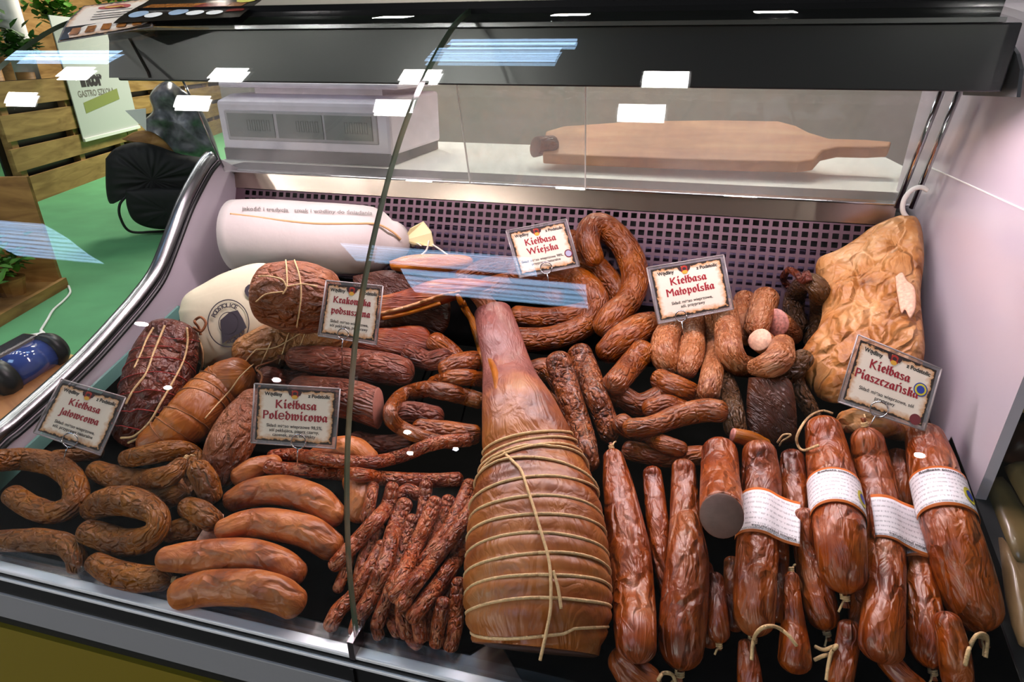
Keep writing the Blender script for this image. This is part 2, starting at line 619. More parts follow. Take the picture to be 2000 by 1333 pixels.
M['darkham'] = meat('dark_cured_meat', [(64, 26, 20), (98, 46, 36), (132, 72, 50)], scale=22, wrinkle=(60, 60), wr=0.5, dist=0.005, rough=0.4, cell=(36, 40, .9, .006))
M['tanham'] = meat('tan_roast', [(146, 90, 56), (186, 128, 84), (208, 156, 108)], scale=24, wrinkle=(60, 60), wr=0.5, dist=0.004, rough=0.46, cell=(40, 50, .8, .005))
M['redham'] = meat('brown_roast', [(126, 70, 48), (160, 98, 70), (180, 118, 86)], scale=22, wrinkle=(60, 110), wr=0.6, dist=0.004, rough=0.45, cell=(40, 60, .8, .005))
M['belly'] = meat('pork_belly', [(112, 66, 42), (170, 116, 76), (196, 146, 104), (206, 164, 126)], scale=20, wrinkle=(20, 30), wr=0.3, dist=0.006, rough=0.42, cell=(22, 40, .9, .007), dark=.9)
M['bacon'] = meat('bacon', [(104, 44, 32), (150, 76, 54), (196, 130, 90)], scale=20, wrinkle=(14, 160), wr=0.6, dist=0.003, rough=0.35)
M['rind'] = meat('bacon_rind', [(150, 84, 40), (176, 108, 56), (198, 130, 74)], scale=20, wrinkle=(14, 60), wr=0.3, dist=0.003, rough=0.35)
M['darkrib'] = meat('dark_smoked_ribs', [(52, 24, 16), (80, 40, 26), (104, 60, 40)], scale=20, wrinkle=(30, 90), wr=0.8, dist=0.004, rough=0.42)
M['cut_grey'] = plain('cut_sausage_grey', (112, 80, 72), 0.55, noise_amt=0.12, noise_scale=120, bump=0.15, bump_scale=200)
M['cut_pink'] = plain('cut_sausage_pink', (180, 116, 104), 0.45, noise_amt=0.5, noise_scale=230, bump=0.2, bump_scale=200)
M['cut_pale'] = plain('cut_sausage_pale', (214, 166, 138), 0.45, noise_amt=0.26, noise_scale=230, bump=0.15, bump_scale=200)
M['cut_brown'] = plain('cut_sausage_brown', (158, 102, 88), 0.5, noise_amt=0.12, noise_scale=90, bump=0.15, bump_scale=200)
M['twine'] = plain('natural_twine', (216, 178, 128), 0.8, noise_amt=0.2, noise_scale=300, bump=0.4, bump_scale=900)
M['twine_dark'] = plain('smoked_twine', (132, 78, 40), 0.8, noise_amt=0.2, noise_scale=300)
M['twine_red'] = plain('red_twine', (150, 32, 26), 0.7)
M['twine_white'] = plain('white_cord', (232, 222, 206), 0.7)
M['casing_tail'] = plain('dried_casing_end', (140, 82, 50), 0.5, bump=0.4, bump_scale=300)
M['cloth'] = plain('cotton_bag', (198, 186, 182), 0.75, noise_amt=0.04, noise_scale=20, bump=0.15, bump_scale=60)
M['cloth2'] = plain('cream_cotton_bag', (206, 196, 168), 0.75, noise_amt=0.05, noise_scale=20, bump=0.15, bump_scale=60)
M['seam'] = plain('tan_seam', (206, 160, 112), 0.7)
M['tuft'] = plain('cream_cloth_end', (238, 222, 168), 0.7)
M['ink'] = plain('dark_ink', (52, 42, 50), 0.6)
M['ink_grey'] = plain('grey_ink', (120, 112, 108), 0.6)
M['ink_red'] = plain('crimson_ink', (150, 24, 38), 0.55)
M['ink_black'] = plain('black_ink', (38, 32, 30), 0.55)
M['parch'] = parchment_mat('parchment_print')
M['label'] = paper_label_mat('paper_label_print')
M['sleeve'] = plain('clear_plastic_sleeve', (150, 140, 140), 0.15, spec=0.6)
M['chrome'] = plain('chrome', (205, 205, 208), 0.12, metal=1.0)
M['alu'] = plain('bright_aluminium', (236, 236, 238), 0.35, metal=0.15, spec=.9)
M['steel'] = plain('brushed_steel', (150, 140, 140), 0.22, metal=1.0, noise_amt=0.06, noise_scale=30)
M['steel_soft'] = plain('satin_steel', (176, 160, 172), 0.38, metal=0.9, noise_amt=0.05)
M['panel_lilac'] = plain('white_side_panel', (196, 184, 194), 0.16, spec=0.6)
M['panel_back'] = plain('perforated_steel', (112, 88, 98), 0.4, metal=0.6, noise_amt=0.05)
M['cavity'] = plain('dark_cavity', (22, 16, 20), 0.7)
M['inner_sheet'] = plain('inner_sheet', (104, 88, 116), 0.45, metal=0.4)
M['deck'] = plain('black_display_mat', (7, 6, 6), 0.9, spec=0.0, noise_amt=0.2, noise_scale=40)
M['black'] = plain('black_plastic', (20, 20, 21), 0.4)
M['dark_grey'] = plain('dark_grey_metal', (52, 52, 54), 0.35)
M['canopy'] = plain('dark_canopy', (46, 46, 48), 0.25, spec=0.6)
M['grey_band'] = plain('grey_metal_band', (136, 136, 138), 0.4)
M['olive_panel'] = plain('olive_front_panel', (116, 100, 6), 0.5)
M['glass'] = glass_mat('front_glass', refl=0.85)
M['glass_edge'] = plain('green_glass_edge', (96, 122, 102), 0.12, spec=0.8)
M['glass_rear'] = glass_mat('rear_glass', refl=0.8, haze=0.23, haze_col=(0.88, 0.82, 0.85))  # haze paints milky reflections into the rear panes as diffuse colour
M['worktop'] = plain('white_worktop', (232, 228, 220), 0.4)
M['scale_body'] = plain('scale_housing', (240, 226, 238), 0.4)
M['lcd'] = plain('lcd_window', (128, 130, 128), 0.2, spec=0.6)
M['board'] = wood('cutting_board_wood', (176, 112, 76), (206, 146, 102), (4, 20, 20))
M['pallet'] = wood('pallet_wood', (128, 92, 46), (178, 140, 84), (2, 2, 14))
M['crate'] = wood('crate_wood', (120, 80, 38), (182, 136, 76), (3, 3, 14))
M['log'] = wood('log_wood', (146, 88, 42), (196, 134, 74), (5, 20, 20))
M['log_end'] = wood('log_cut_end', (206, 164, 96), (226, 190, 122), (14, 14, 14))
M['carpet'] = plain('green_carpet', (92, 160, 108), 0.9, noise_amt=0.1, noise_scale=3)
M['wall_paint'] = plain('stand_wall', (150, 142, 134), 0.8, noise_amt=0.05)
M['ceiling_paint'] = plain('dark_hall_ceiling', (30, 30, 32), 0.9)
M['leaf'] = plain('green_leaf', (70, 118, 36), 0.5, noise_amt=0.35, noise_scale=14)
M['leaf_dark'] = plain('dark_green_leaf', (52, 88, 30), 0.5, noise_amt=0.35, noise_scale=14)
M['poster'] = plain('grey_white_poster', (196, 198, 196), 0.5)
M['poster_green'] = plain('poster_green_bar', (140, 146, 82), 0.5)
M['blackcloth'] = plain('black_cloth', (17, 16, 18), 0.75, bump=0.4, bump_scale=12)
M['greybag'] = plain('dark_grey_plastic_bag', (112, 112, 118), 0.25, noise_amt=0.4, noise_scale=14, bump=0.9, bump_scale=20)
M['white'] = plain('white_paper', (236, 234, 230), 0.6)
M['blue_glass'] = plain('blue_barrel', (58, 76, 140), 0.12, spec=0.8, coat=0.5)
M['pack'] = plain('pale_vacuum_pack', (134, 110, 70), 0.35, noise_amt=0.25, noise_scale=20, coat=0.3)
M['pack2'] = plain('beige_vacuum_pack', (132, 104, 72), 0.35, noise_amt=0.2, noise_scale=20, coat=0.3)
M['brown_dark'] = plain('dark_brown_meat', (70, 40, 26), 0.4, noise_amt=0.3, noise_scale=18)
M['em_red'] = plain('emblem_red', (168, 44, 34), 0.5)
M['em_yellow'] = plain('emblem_yellow', (216, 160, 54), 0.5)
M['em_dark'] = plain('emblem_dark', (60, 26, 30), 0.5)
M['seal_yellow'] = plain('seal_yellow', (206, 192, 60), 0.5)
M['seal_blue'] = plain('seal_blue', (46, 64, 150), 0.5)
M['flyer_dark'] = plain('dark_flyer_print', (40, 30, 26), 0.18, noise_amt=0.5, noise_scale=30)
M['flyer_food'] = plain('orange_flyer_print', (170, 104, 44), 0.2, noise_amt=0.5, noise_scale=60)
M['food_red'] = plain('red_flyer_print', (150, 50, 40), 0.2, noise_amt=0.4, noise_scale=60)


def emit_mat(name, col, s):
    m = bpy.data.materials.new(name)
    m.use_nodes = True
    nt = m.node_tree
    nt.nodes.clear()
    e = N(nt, 'ShaderNodeEmission')
    e.inputs[0].default_value = (*col, 1)
    e.inputs[1].default_value = s
    o = N(nt, 'ShaderNodeOutputMaterial')
    nt.links.new(e.outputs[0], o.inputs[0])
    return m


M['lamp'] = emit_mat('ceiling_lamp_light', (1.0, 0.97, 0.93), LAMP_STRENGTH)
M['skylight'] = emit_mat('skylight_daylight', (0.42, 0.66, 1.0), SKYLIGHT_STRENGTH)
M['spot'] = emit_mat('spot_lamp_light', (1.0, 0.97, 0.92), SPOT_STRENGTH)
M['tube'] = emit_mat('meat_light_tube', (1.0, 0.82, 0.92), 2.0)

# ------------------------------------------------------------------ hall
b = MB(); b.box(-14, -0.35, .2, 16, -1.0, -0.95)
tag(b.build('floor', M['carpet']), 'green carpet covering the hall floor', 'floor', kind='structure')
b = MB(); b.box(-14, 7, -7, .2, -1.0, -0.951); b.box(-.35, 7, .2, 16, -1.0, -.951)
tag(b.build('floor', plain('grey_floor', (58, 57, 56), .8)), 'grey hall floor around the case', 'floor', kind='structure')
b = MB(); b.box(-14, 7, -7, 12, 4.02, 4.12)
tag(b.build('ceiling', M['ceiling_paint']), 'dark hall ceiling with light panels', 'ceiling', kind='structure')
b = MB(); b.box(-1.78, 5, 3.0, 3.1, -0.95, 1.7)
tag(b.build('wall_back', M['wall_paint']), 'grey beige stand wall behind the counter', 'wall', kind='structure')
b = MB(); b.box(-14, 5, 13.0, 13.1, -0.95, 4.0)
tag(b.build('wall_far', M['wall_paint']), 'far hall wall', 'wall', kind='structure')

# ceiling panels: two rows that the curved glass mirrors
for yy, LX in ((0.94, (-5.9, -4.25, -2.63, -1.0, 0.67)), (1.82, (-5.5, -3.94, -2.49, -0.91, 0.79))):
    for xx in LX:
        e = empty('ceiling_light', (xx, yy, 4.0))
        tag(e, 'square white light panel set flush in the hall ceiling', 'ceiling light', 'ceiling light panels')
        MB().box(xx - .16, xx + .16, yy - .17, yy + .17, 3.995, 4.019).build('frame', M['grey_band'], e)
        MB().box(xx - .145, xx + .145, yy - .155, yy + .155, 3.985, 3.994).build('diffuser', M['lamp'], e)
# roof lights with slats
for (x0, x1, y0, y1) in ((-0.95, 0.02, 2.22, 2.72), (-0.9, 0.1, 2.86, 3.06), (-5.0, -3.8, 2.2, 2.6),
                         (-1.75, -0.1, -2.55, -2.05), (-1.35, 0.3, -3.25, -2.68), (-6.2, -5.0, -3.3, -2.2)):
    e = empty('skylight', ((x0 + x1) / 2, (y0 + y1) / 2, 4.0))
    tag(e, 'bluish slatted roof light set in the hall ceiling', 'skylight', 'slatted roof lights')
    MB().box(x0, x1, y0, y1, 4.0, 4.012).build('pane', M['skylight'], e)
    nsl = max(2, int((y1 - y0) / 0.1))
    for q in range(1, nsl):
        yq = y0 + (y1 - y0) * q / nsl
        MB().box(x0, x1, yq - .006, yq + .006, 3.985, 4.0).build('slat', M['dark_grey'], e)

# ------------------------------------------------------------------ display case
case = empty('display_case', (CASE_L / 2, 0.35, -0.95))
tag(case, 'long chilled deli display case with curved front glass, filled with smoked meats', 'display case')
PROF = np.array([(0, 0), (.001, .05), (.006, .126), (.02, .205), (.041, .277), (.074, .356), (.111, .414), (.151, .463),
                 (.198, .512), (.246, .552), (.295, .585), (.351, .616), (.413, .643), (.506, .668)])
PROFD = catmull(PROF, 8)
XS = 0.622
GT = 0.006


def pane(x0, x1, name, par=None):
    P = PROFD
    T = np.gradient(P, axis=0)
    T /= np.linalg.norm(T, axis=1)[:, None]
    Nn = np.stack([-T[:, 1], T[:, 0]], 1)
    O = P
    I = P - Nn * GT
    n = len(P)
    v = []
    for x in (x0, x1):
        for q in (O, I):
            v += [(x, a, c) for a, c in q]
    f, mi = [], []
    for i in range(n - 1):
        f.append((i, 2 * n + i, 2 * n + i + 1, i + 1)); mi.append(0)
        f.append((n + i, n + i + 1, 3 * n + i + 1, 3 * n + i)); mi.append(0)
        f.append((i, i + 1, n + i + 1, n + i)); mi.append(1)
        f.append((2 * n + i, 3 * n + i, 3 * n + i + 1, 2 * n + i + 1)); mi.append(1)
    f.append((0, n, 3 * n, 2 * n)); mi.append(1)
    f.append((n - 1, 3 * n - 1, 4 * n - 1, 2 * n - 1)); mi.append(1)
    o = mesh_ob(name, v, f, None, par or case, smooth=True, mats=[M['glass'], M['glass_edge']], midx=mi)
    for p in o.data.polygons:
        if p.material_index == 1:
            p.use_smooth = False
    # keep the pane faces shaded as one curve, edges hard
    bm = bmesh.new(); bm.from_mesh(o.data)
    bmesh.ops.recalc_face_normals(bm, faces=bm.faces)
    for e in bm.edges:
        if len(e.link_faces) == 2 and e.link_faces[0].material_index != e.link_faces[1].material_index:
            e.smooth = False
    bm.to_mesh(o.data); bm.free()
    return o


tag(pane(0.0, XS - .001, 'front_glass'), 'left curved front pane')
tag(pane(XS + .002, 1.319, 'front_glass'), 'right curved front pane')

# deck
def deck_pt(x, s, h):
    """x along the case, s up the slope from the front edge, h above the deck"""
    return np.array([x, 0, 0]) + np.array([0, math.cos(TH), math.sin(TH)]) * s + DECK_N * h


DS = math.hypot(DECK_D, DECK_Z)


def deck_box(mb, x0, x1, s0, s1, h0, h1):
    v = [deck_pt(x, s, h) for x in (x0, x1) for s in (s0, s1) for h in (h0, h1)]
    mb.add(v, [(0, 1, 3, 2), (4, 6, 7, 5), (0, 4, 5, 1), (2, 3, 7, 6), (0, 2, 6, 4), (1, 5, 7, 3)])
    return mb


deck_box(MB(), 0.0, CASE_L, 0.004, DS, -0.03, -0.004).build('steel_deck', M['steel'], case)
mats_px = [[(-130, 1100), (150, 1085), (262, 1150), (560, 1230), (620, 1235), (680, 1262), (900, 1300), (940, 1325), (960, 1340)]]
# black liners lying on the deck, with cut corners at the front
liner = MB()
for (x0, x1, c0, c1) in ((0.004, 0.39, 0.016, 0.020), (0.392, 0.775, 0.022, 0.026), (0.777, CASE_L - .004, 0.012, 0.03)):
    poly = [deck_pt(x0, c0 + .03, -.0038), deck_pt(x0 + .03, c0, -.0038), deck_pt(x1 - .03, c1, -.0038), deck_pt(x1, c1 + .03, -.0038), deck_pt(x1, DS, -.0038), deck_pt(x0, DS, -.0038)]
    liner.prism(poly, DECK_N * 0.003)
liner.build('black_liner', M['deck'], case)

# perforated back panel
PITCH_X, PITCH_S = 0.0163, 0.0150
plen = np.linalg.norm(PAN1 - PAN0)
nx, ns = int(1.26 / PITCH_X), int(plen / PITCH_S)
v, f = [], []
def pan_pt(x, s, o=0.0): return np.array([x, 0, 0]) + PAN0 + pd * s + PAN_N * o
x_off, s_off = 0.02, (plen - ns * PITCH_S)
hw, hs = 0.0052, 0.0048
for i in range(nx):
    for j in range(ns):
        cx, cs = x_off + (i + .5) * PITCH_X, s_off * .5 + (j + .5) * PITCH_S
        b0 = len(v)
        for (a, c) in ((-PITCH_X / 2, -PITCH_S / 2), (PITCH_X / 2, -PITCH_S / 2), (PITCH_X / 2, PITCH_S / 2), (-PITCH_X / 2, PITCH_S / 2)):
            v.append(pan_pt(cx + a, cs + c))
        for (a, c) in ((-hw, -hs), (hw, -hs), (hw, hs), (-hw, hs)):
            v.append(pan_pt(cx + a, cs + c))
        for (a, c) in ((-hw, -hs), (hw, -hs), (hw, hs), (-hw, hs)):
            v.append(pan_pt(cx + a, cs + c, -0.0015))
        for q in range(4):
            r_ = (q + 1) % 4
            f.append((b0 + q, b0 + r_, b0 + 4 + r_, b0 + 4 + q))
            f.append((b0 + 4 + q, b0 + 4 + r_, b0 + 8 + r_, b0 + 8 + q))
for (a, c) in ((0.0, x_off), (x_off + nx * PITCH_X, CASE_L)):
    b0 = len(v)
    v += [pan_pt(a, 0), pan_pt(c, 0), pan_pt(c, plen), pan_pt(a, plen)]
    f.append((b0, b0 + 1, b0 + 2, b0 + 3))
mesh_ob('perforated_back_panel', v, f, M['panel_back'], case, smooth=False)
mb = MB()
mb.prism([pan_pt(0.0, -.02, -.06), pan_pt(CASE_L, -.02, -.06), pan_pt(CASE_L, plen, -.06), pan_pt(0, plen, -.06)], -PAN_N * .004)
mb.build('cavity_sheet', M['cavity'], case)
mb = MB()
mb.prism([pan_pt(0.0, -.02, -.016), pan_pt(CASE_L, -.02, -.016), pan_pt(CASE_L, plen - .052, -.016), pan_pt(0, plen - .052, -.016)], -PAN_N * .002)
mb.build('inner_air_duct_sheet', M['inner_sheet'], case)
# rail over the panel, bright lip, sliding track
MB().extrude_x([(.728, .343), (.733, .377), (.742, .377), (.742, .343)], 0.0, CASE_L - .03).build('steel_rail', plain('mirror_steel', (168, 148, 138), 0.22, metal=0.9), case)
MB().extrude_x([(.722, .3765), (.722, .3805), (.745, .3805), (.745, .3765)], -0.01, CASE_L - .012).build('rail_lip', M['chrome'], case, bevel=.001)
MB().extrude_x([(.745, .372), (.745, .3785), (.835, .3785), (.835, .372)], -0.05, CASE_L - .01).build('sliding_track', M['dark_grey'], case)
MB().box(-0.12, 1.40, .836, 1.30, .350, .379).build('worktop', M['worktop'], case, bevel=.002)
MB().box(-0.02, CASE_L + .02, .75, 1.26, -0.93, .349).build('cabinet_body', M['dark_grey'], case)

# side panels
trim_px = [(423, 312), (405, 335), (371, 400), (340, 480), (315, 540), (282, 587), (245, 631), (205, 676), (168, 715), (110, 770), (35, 837), (0, 866)]
TR = [px_X(*q, 0.0) for q in trim_px]
TR = [np.array(p) for p in TR] + [np.array([0, .06, .060]), np.array([0, .0, .03])]
TRS = catmull([p[1:] for p in TR], 6)
mb = MB()
prof = [(y, z) for y, z in TRS] + [(0.0, -0.12), (.77, -0.12), (.77, .37), (.70, .405)]
mb.extrude_x(prof, -0.022, -0.0)
mb.build('side_panel', M['panel_lilac'], case)
v = MB()
TP = np.array([(-0.011, y, z + .006) for y, z in TRS])
v.tube(TP, 0.0135, 12)
v.build('chrome_trim', plain('satin_trim', (168, 168, 170), 0.27, metal=1.0), case, smooth=True)
v = MB()
v.tube([p + np.array([0.0135, 0.003, -.012]) for p in TP], 0.004, 8)
v.build('rubber_seal', M['black'], case, smooth=True)
# small glass tray edge beside the left panel
mb = deck_box(MB(), 0.004, 0.009, 0.05, 0.52, 0.0, 0.022)
mb.build('glass_tray_edge', plain('pale_green_glass_edge', (120, 170, 160), 0.1, spec=0.8), case)

# right side panel, white and glossy, with a vertical front edge
mb = MB()
mb.extrude_x([(.300, .05), (.300, .70), (.85, .78), (.85, .05)], CASE_L, CASE_L + .012)
mb.build('side_panel', M['panel_lilac'], case)
MB().box(CASE_L - .001, CASE_L, .30, .74, .4395, .441).build('panel_seam', M['white'], case)
deck_box(MB(), CASE_L + .0, CASE_L + .016, -.0, .42, -0.05, .03).build('divider_strip', M['dark_grey'], case)

# canopy
MB().extrude_x([(.456, .563), (.456, .634), (.66, .634), (.66, .575), (.60, .563)], 0.035, 1.258).build('canopy_housing', M['canopy'], case, bevel=.002)
MB().extrude_x([(.448, .634), (.448, .639), (.47, .639), (.47, .634)], 0.27, 1.238).build('canopy_chrome_strip', M['chrome'], case)
MB().extrude_x([(.462, .6395), (.458, .664), (.56, .672), (.56, .6395)], 0.10, 1.236).build('glass_hinge_bar', plain('glossy_dark_bar', (40, 40, 42), 0.08, spec=0.9, metal=0.4), case)
ep = [(1934, 62), (1962, 70), (1985, 105), (1992, 135), (1985, 190), (1880, 186), (1893, 60)]
mb = MB(); mb.prism([px_X(*q, 1.264) for q in ep], (.004, 0, 0)); mb.build('canopy_end_plate', plain('grey_end_plate', (74, 74, 76), 0.4), case)
ep = [(213, 152), (290, 152), (287, 142), (250, 75), (213, 80)]
mb = MB(); mb.prism([px_Y(*q, .452) for q in ep], (0, .004, 0)); mb.build('canopy_end_plate', plain('pale_grey_end_plate', (112, 112, 112), 0.4), case)
tubeo = MB().box(0.07, 1.22, .485, .515, .5620, .5640).build('light_tube', M['tube'], case)

# rear sliding glass
def rear_pane(x0, x1, off):
    a, c = np.array([0, .702 + off, .3805]), np.array([0, .64 + off, .5615])
    mb = MB()
    mb.prism([a + (x0, 0, 0), a + (x1, 0, 0), c + (x1, 0, 0), c + (x0, 0, 0)], (0, .004, .0012))
    o = mb.build('rear_glass', M['glass_rear'], case)
    return o


XA_, XB_ = px_Y(1144, 250, .67)[0], px_Y(905, 290, .68)[0]
tag(rear_pane(0.0, XA_, 0.0), 'left sliding rear pane')
tag(rear_pane(XB_, 1.285, 0.010), 'right sliding rear pane')
for xe_, of_ in ((XA_, 0.0), (XB_, .010)):
    mb = MB(); mb.prism([(xe_ - .0008, .7015 + of_, .3805), (xe_ + .0008, .7015 + of_, .3805), (xe_ + .0008, .6395 + of_, .5615), (xe_ - .0008, .6395 + of_, .5615)], (0, .005, .0012))
    mb.build('rear_glass_edge', M['white'], case)
mb = MB()
for xx in (1.262, 1.284):
    mb.tube([(xx, .706, .378), (xx, .646, .565)], .0045, 8)
mb.build('rear_glass_frame', M['chrome'], case, smooth=True)
mb = MB(); mb.tube([(0.002, .700, .39), (0.002, .632, .565)], .002, 8); mb.build('rear_glass_frame', M['chrome'], case, smooth=True)

# front bands below the glass
def band(z0, z1, y, name, mat, bev=0.0):
    MB().box(-0.03, 1.3185, y, .06, z0, z1).build(name, mat, case, bevel=bev)


def vgap(y): return y


MB().box(-0.03, 1.3185, -.010, .003, .0005, .0065).build('front_chrome_rail', M['alu'], case, bevel=.0015)
MB().box(-0.03, 1.3185, -.012, .003, -.0025, -.0005).build('front_rail_gap', M['black'], case)
MB().box(-0.03, 1.3185, -.014, .003, -.0085, -.003).build('front_chrome_rail', M['alu'], case, bevel=.0015)
band(-.034, -.009, -.012, 'black_gasket', M['black'])
band(-.082, -.0345, -.014, 'grey_band', M['grey_band'], .002)
band(-.100, -.0825, -.010, 'dark_groove', M['black'])  # black strip set back between grey band and front panel
band(-.95, -.1005, -.016, 'front_panel', M['olive_panel'])
mb = MB(); mb.box(XS - .0018, XS + .0022, -.0155, -.012, -.105, -.009); mb.build('panel_joint', M['black'], case)
mb = MB(); mb.box(XS - .003, XS + .004, -.011, .012, .0005, .028); mb.build('glass_clamp', M['steel'], case)

# ------------------------------------------------------------------ piling: every piece is settled on those already there
SPH_C, SPH_R = np.zeros((0, 3)), np.zeros(0)
PLANES = [(DECK_N, np.zeros(3)), (PAN_N, PAN0), (np.array([1.0, 0, 0]), np.zeros(3)), (np.array([-1.0, 0, 0]), np.array([CASE_L, 0, 0]))]


def settle(px, rpx, s=0.93, planes=None, flat=1.0):
    """depth along the view for each sample so that it rests on the deck, panel, walls and earlier pieces"""
    T = []
    for (x, y), rp in zip(px, rpx):
        d = ray(x, y)
        a = rp / F_PX
        t = 9.0
        for n, p0 in (planes or PLANES):
            den = d @ n - a * flat
            if den < -1e-6:
                q = ((p0 - CAM) @ n) / den
                if 0 < q < t:
                    t = q
        if len(SPH_R):
            for _ in range(6):
                w = CAM - SPH_C
                A = d @ d - s * s * a * a
                B = 2 * (w @ d - s * s * a * SPH_R)
                Cc = (w * w).sum(1) - s * s * SPH_R ** 2
                D = B * B - 4 * A * Cc
                ok = D > 0
                sq = np.sqrt(np.where(ok, D, 0))
                t1 = (-B - sq) / (2 * A)
                t2 = (-B + sq) / (2 * A)
                hit = ok & (t1 < t - 1e-6) & (t2 > t + 1e-6) & (t1 > 0.05)
                if not hit.any():
                    break
                t = t1[hit].min()
        T.append(t)
    T = np.array(T)
    n = len(T)
    k = 2
    E = np.array([T[max(0, i - k):i + k + 1].min() for i in range(n)])
    for _ in range(3):
        Q = np.concatenate([[E[0]] * 3, E, [E[-1]] * 3])
        E = sum(Q[j:j + n] * wt for j, wt in zip(range(7), (.05, .12, .2, .26, .2, .12, .05)))
    return E


def add_spheres(P, R):
    global SPH_C, SPH_R
    SPH_C = np.vstack([SPH_C, P])
    SPH_R = np.concatenate([SPH_R, R])


def surface_t(x, y, default_h=0.004):
    """distance to the first surface met along the view at this pixel"""
    d = ray(x, y)
    w = CAM - SPH_C
    A = d @ d
    B = 2 * (w @ d)
    Cc = (w * w).sum(1) - SPH_R ** 2
    D = B * B - 4 * A * Cc
    t = ((DECK_N * default_h - CAM) @ DECK_N) / (d @ DECK_N)
    tp = ((PAN0 - CAM) @ PAN_N) / (d @ PAN_N)
    if 0 < tp < t or t < 0:
        t = tp
    ok = D > 0
    if ok.any():
        t = min(t, ((-B - np.sqrt(np.where(ok, D, 0))) / (2 * A))[ok].min())
    return t


def drape(pts, lift=0.0012, n=10, smooth_n=2):
    """string path lying on what is seen at these pixels"""
    Q = catmull(pts, n)
    T = np.array([surface_t(*q[:2]) for q in Q])
    for _ in range(smooth_n):
        T2 = np.concatenate([[T[0]], T, [T[-1]]])
        T = np.minimum(T, (T2[:-2] + T2[1:-1] + T2[2:]) / 3)
    return np.array([CAM + ray(q[0], q[1]) * (t - lift) for q, t in zip(Q, T)])


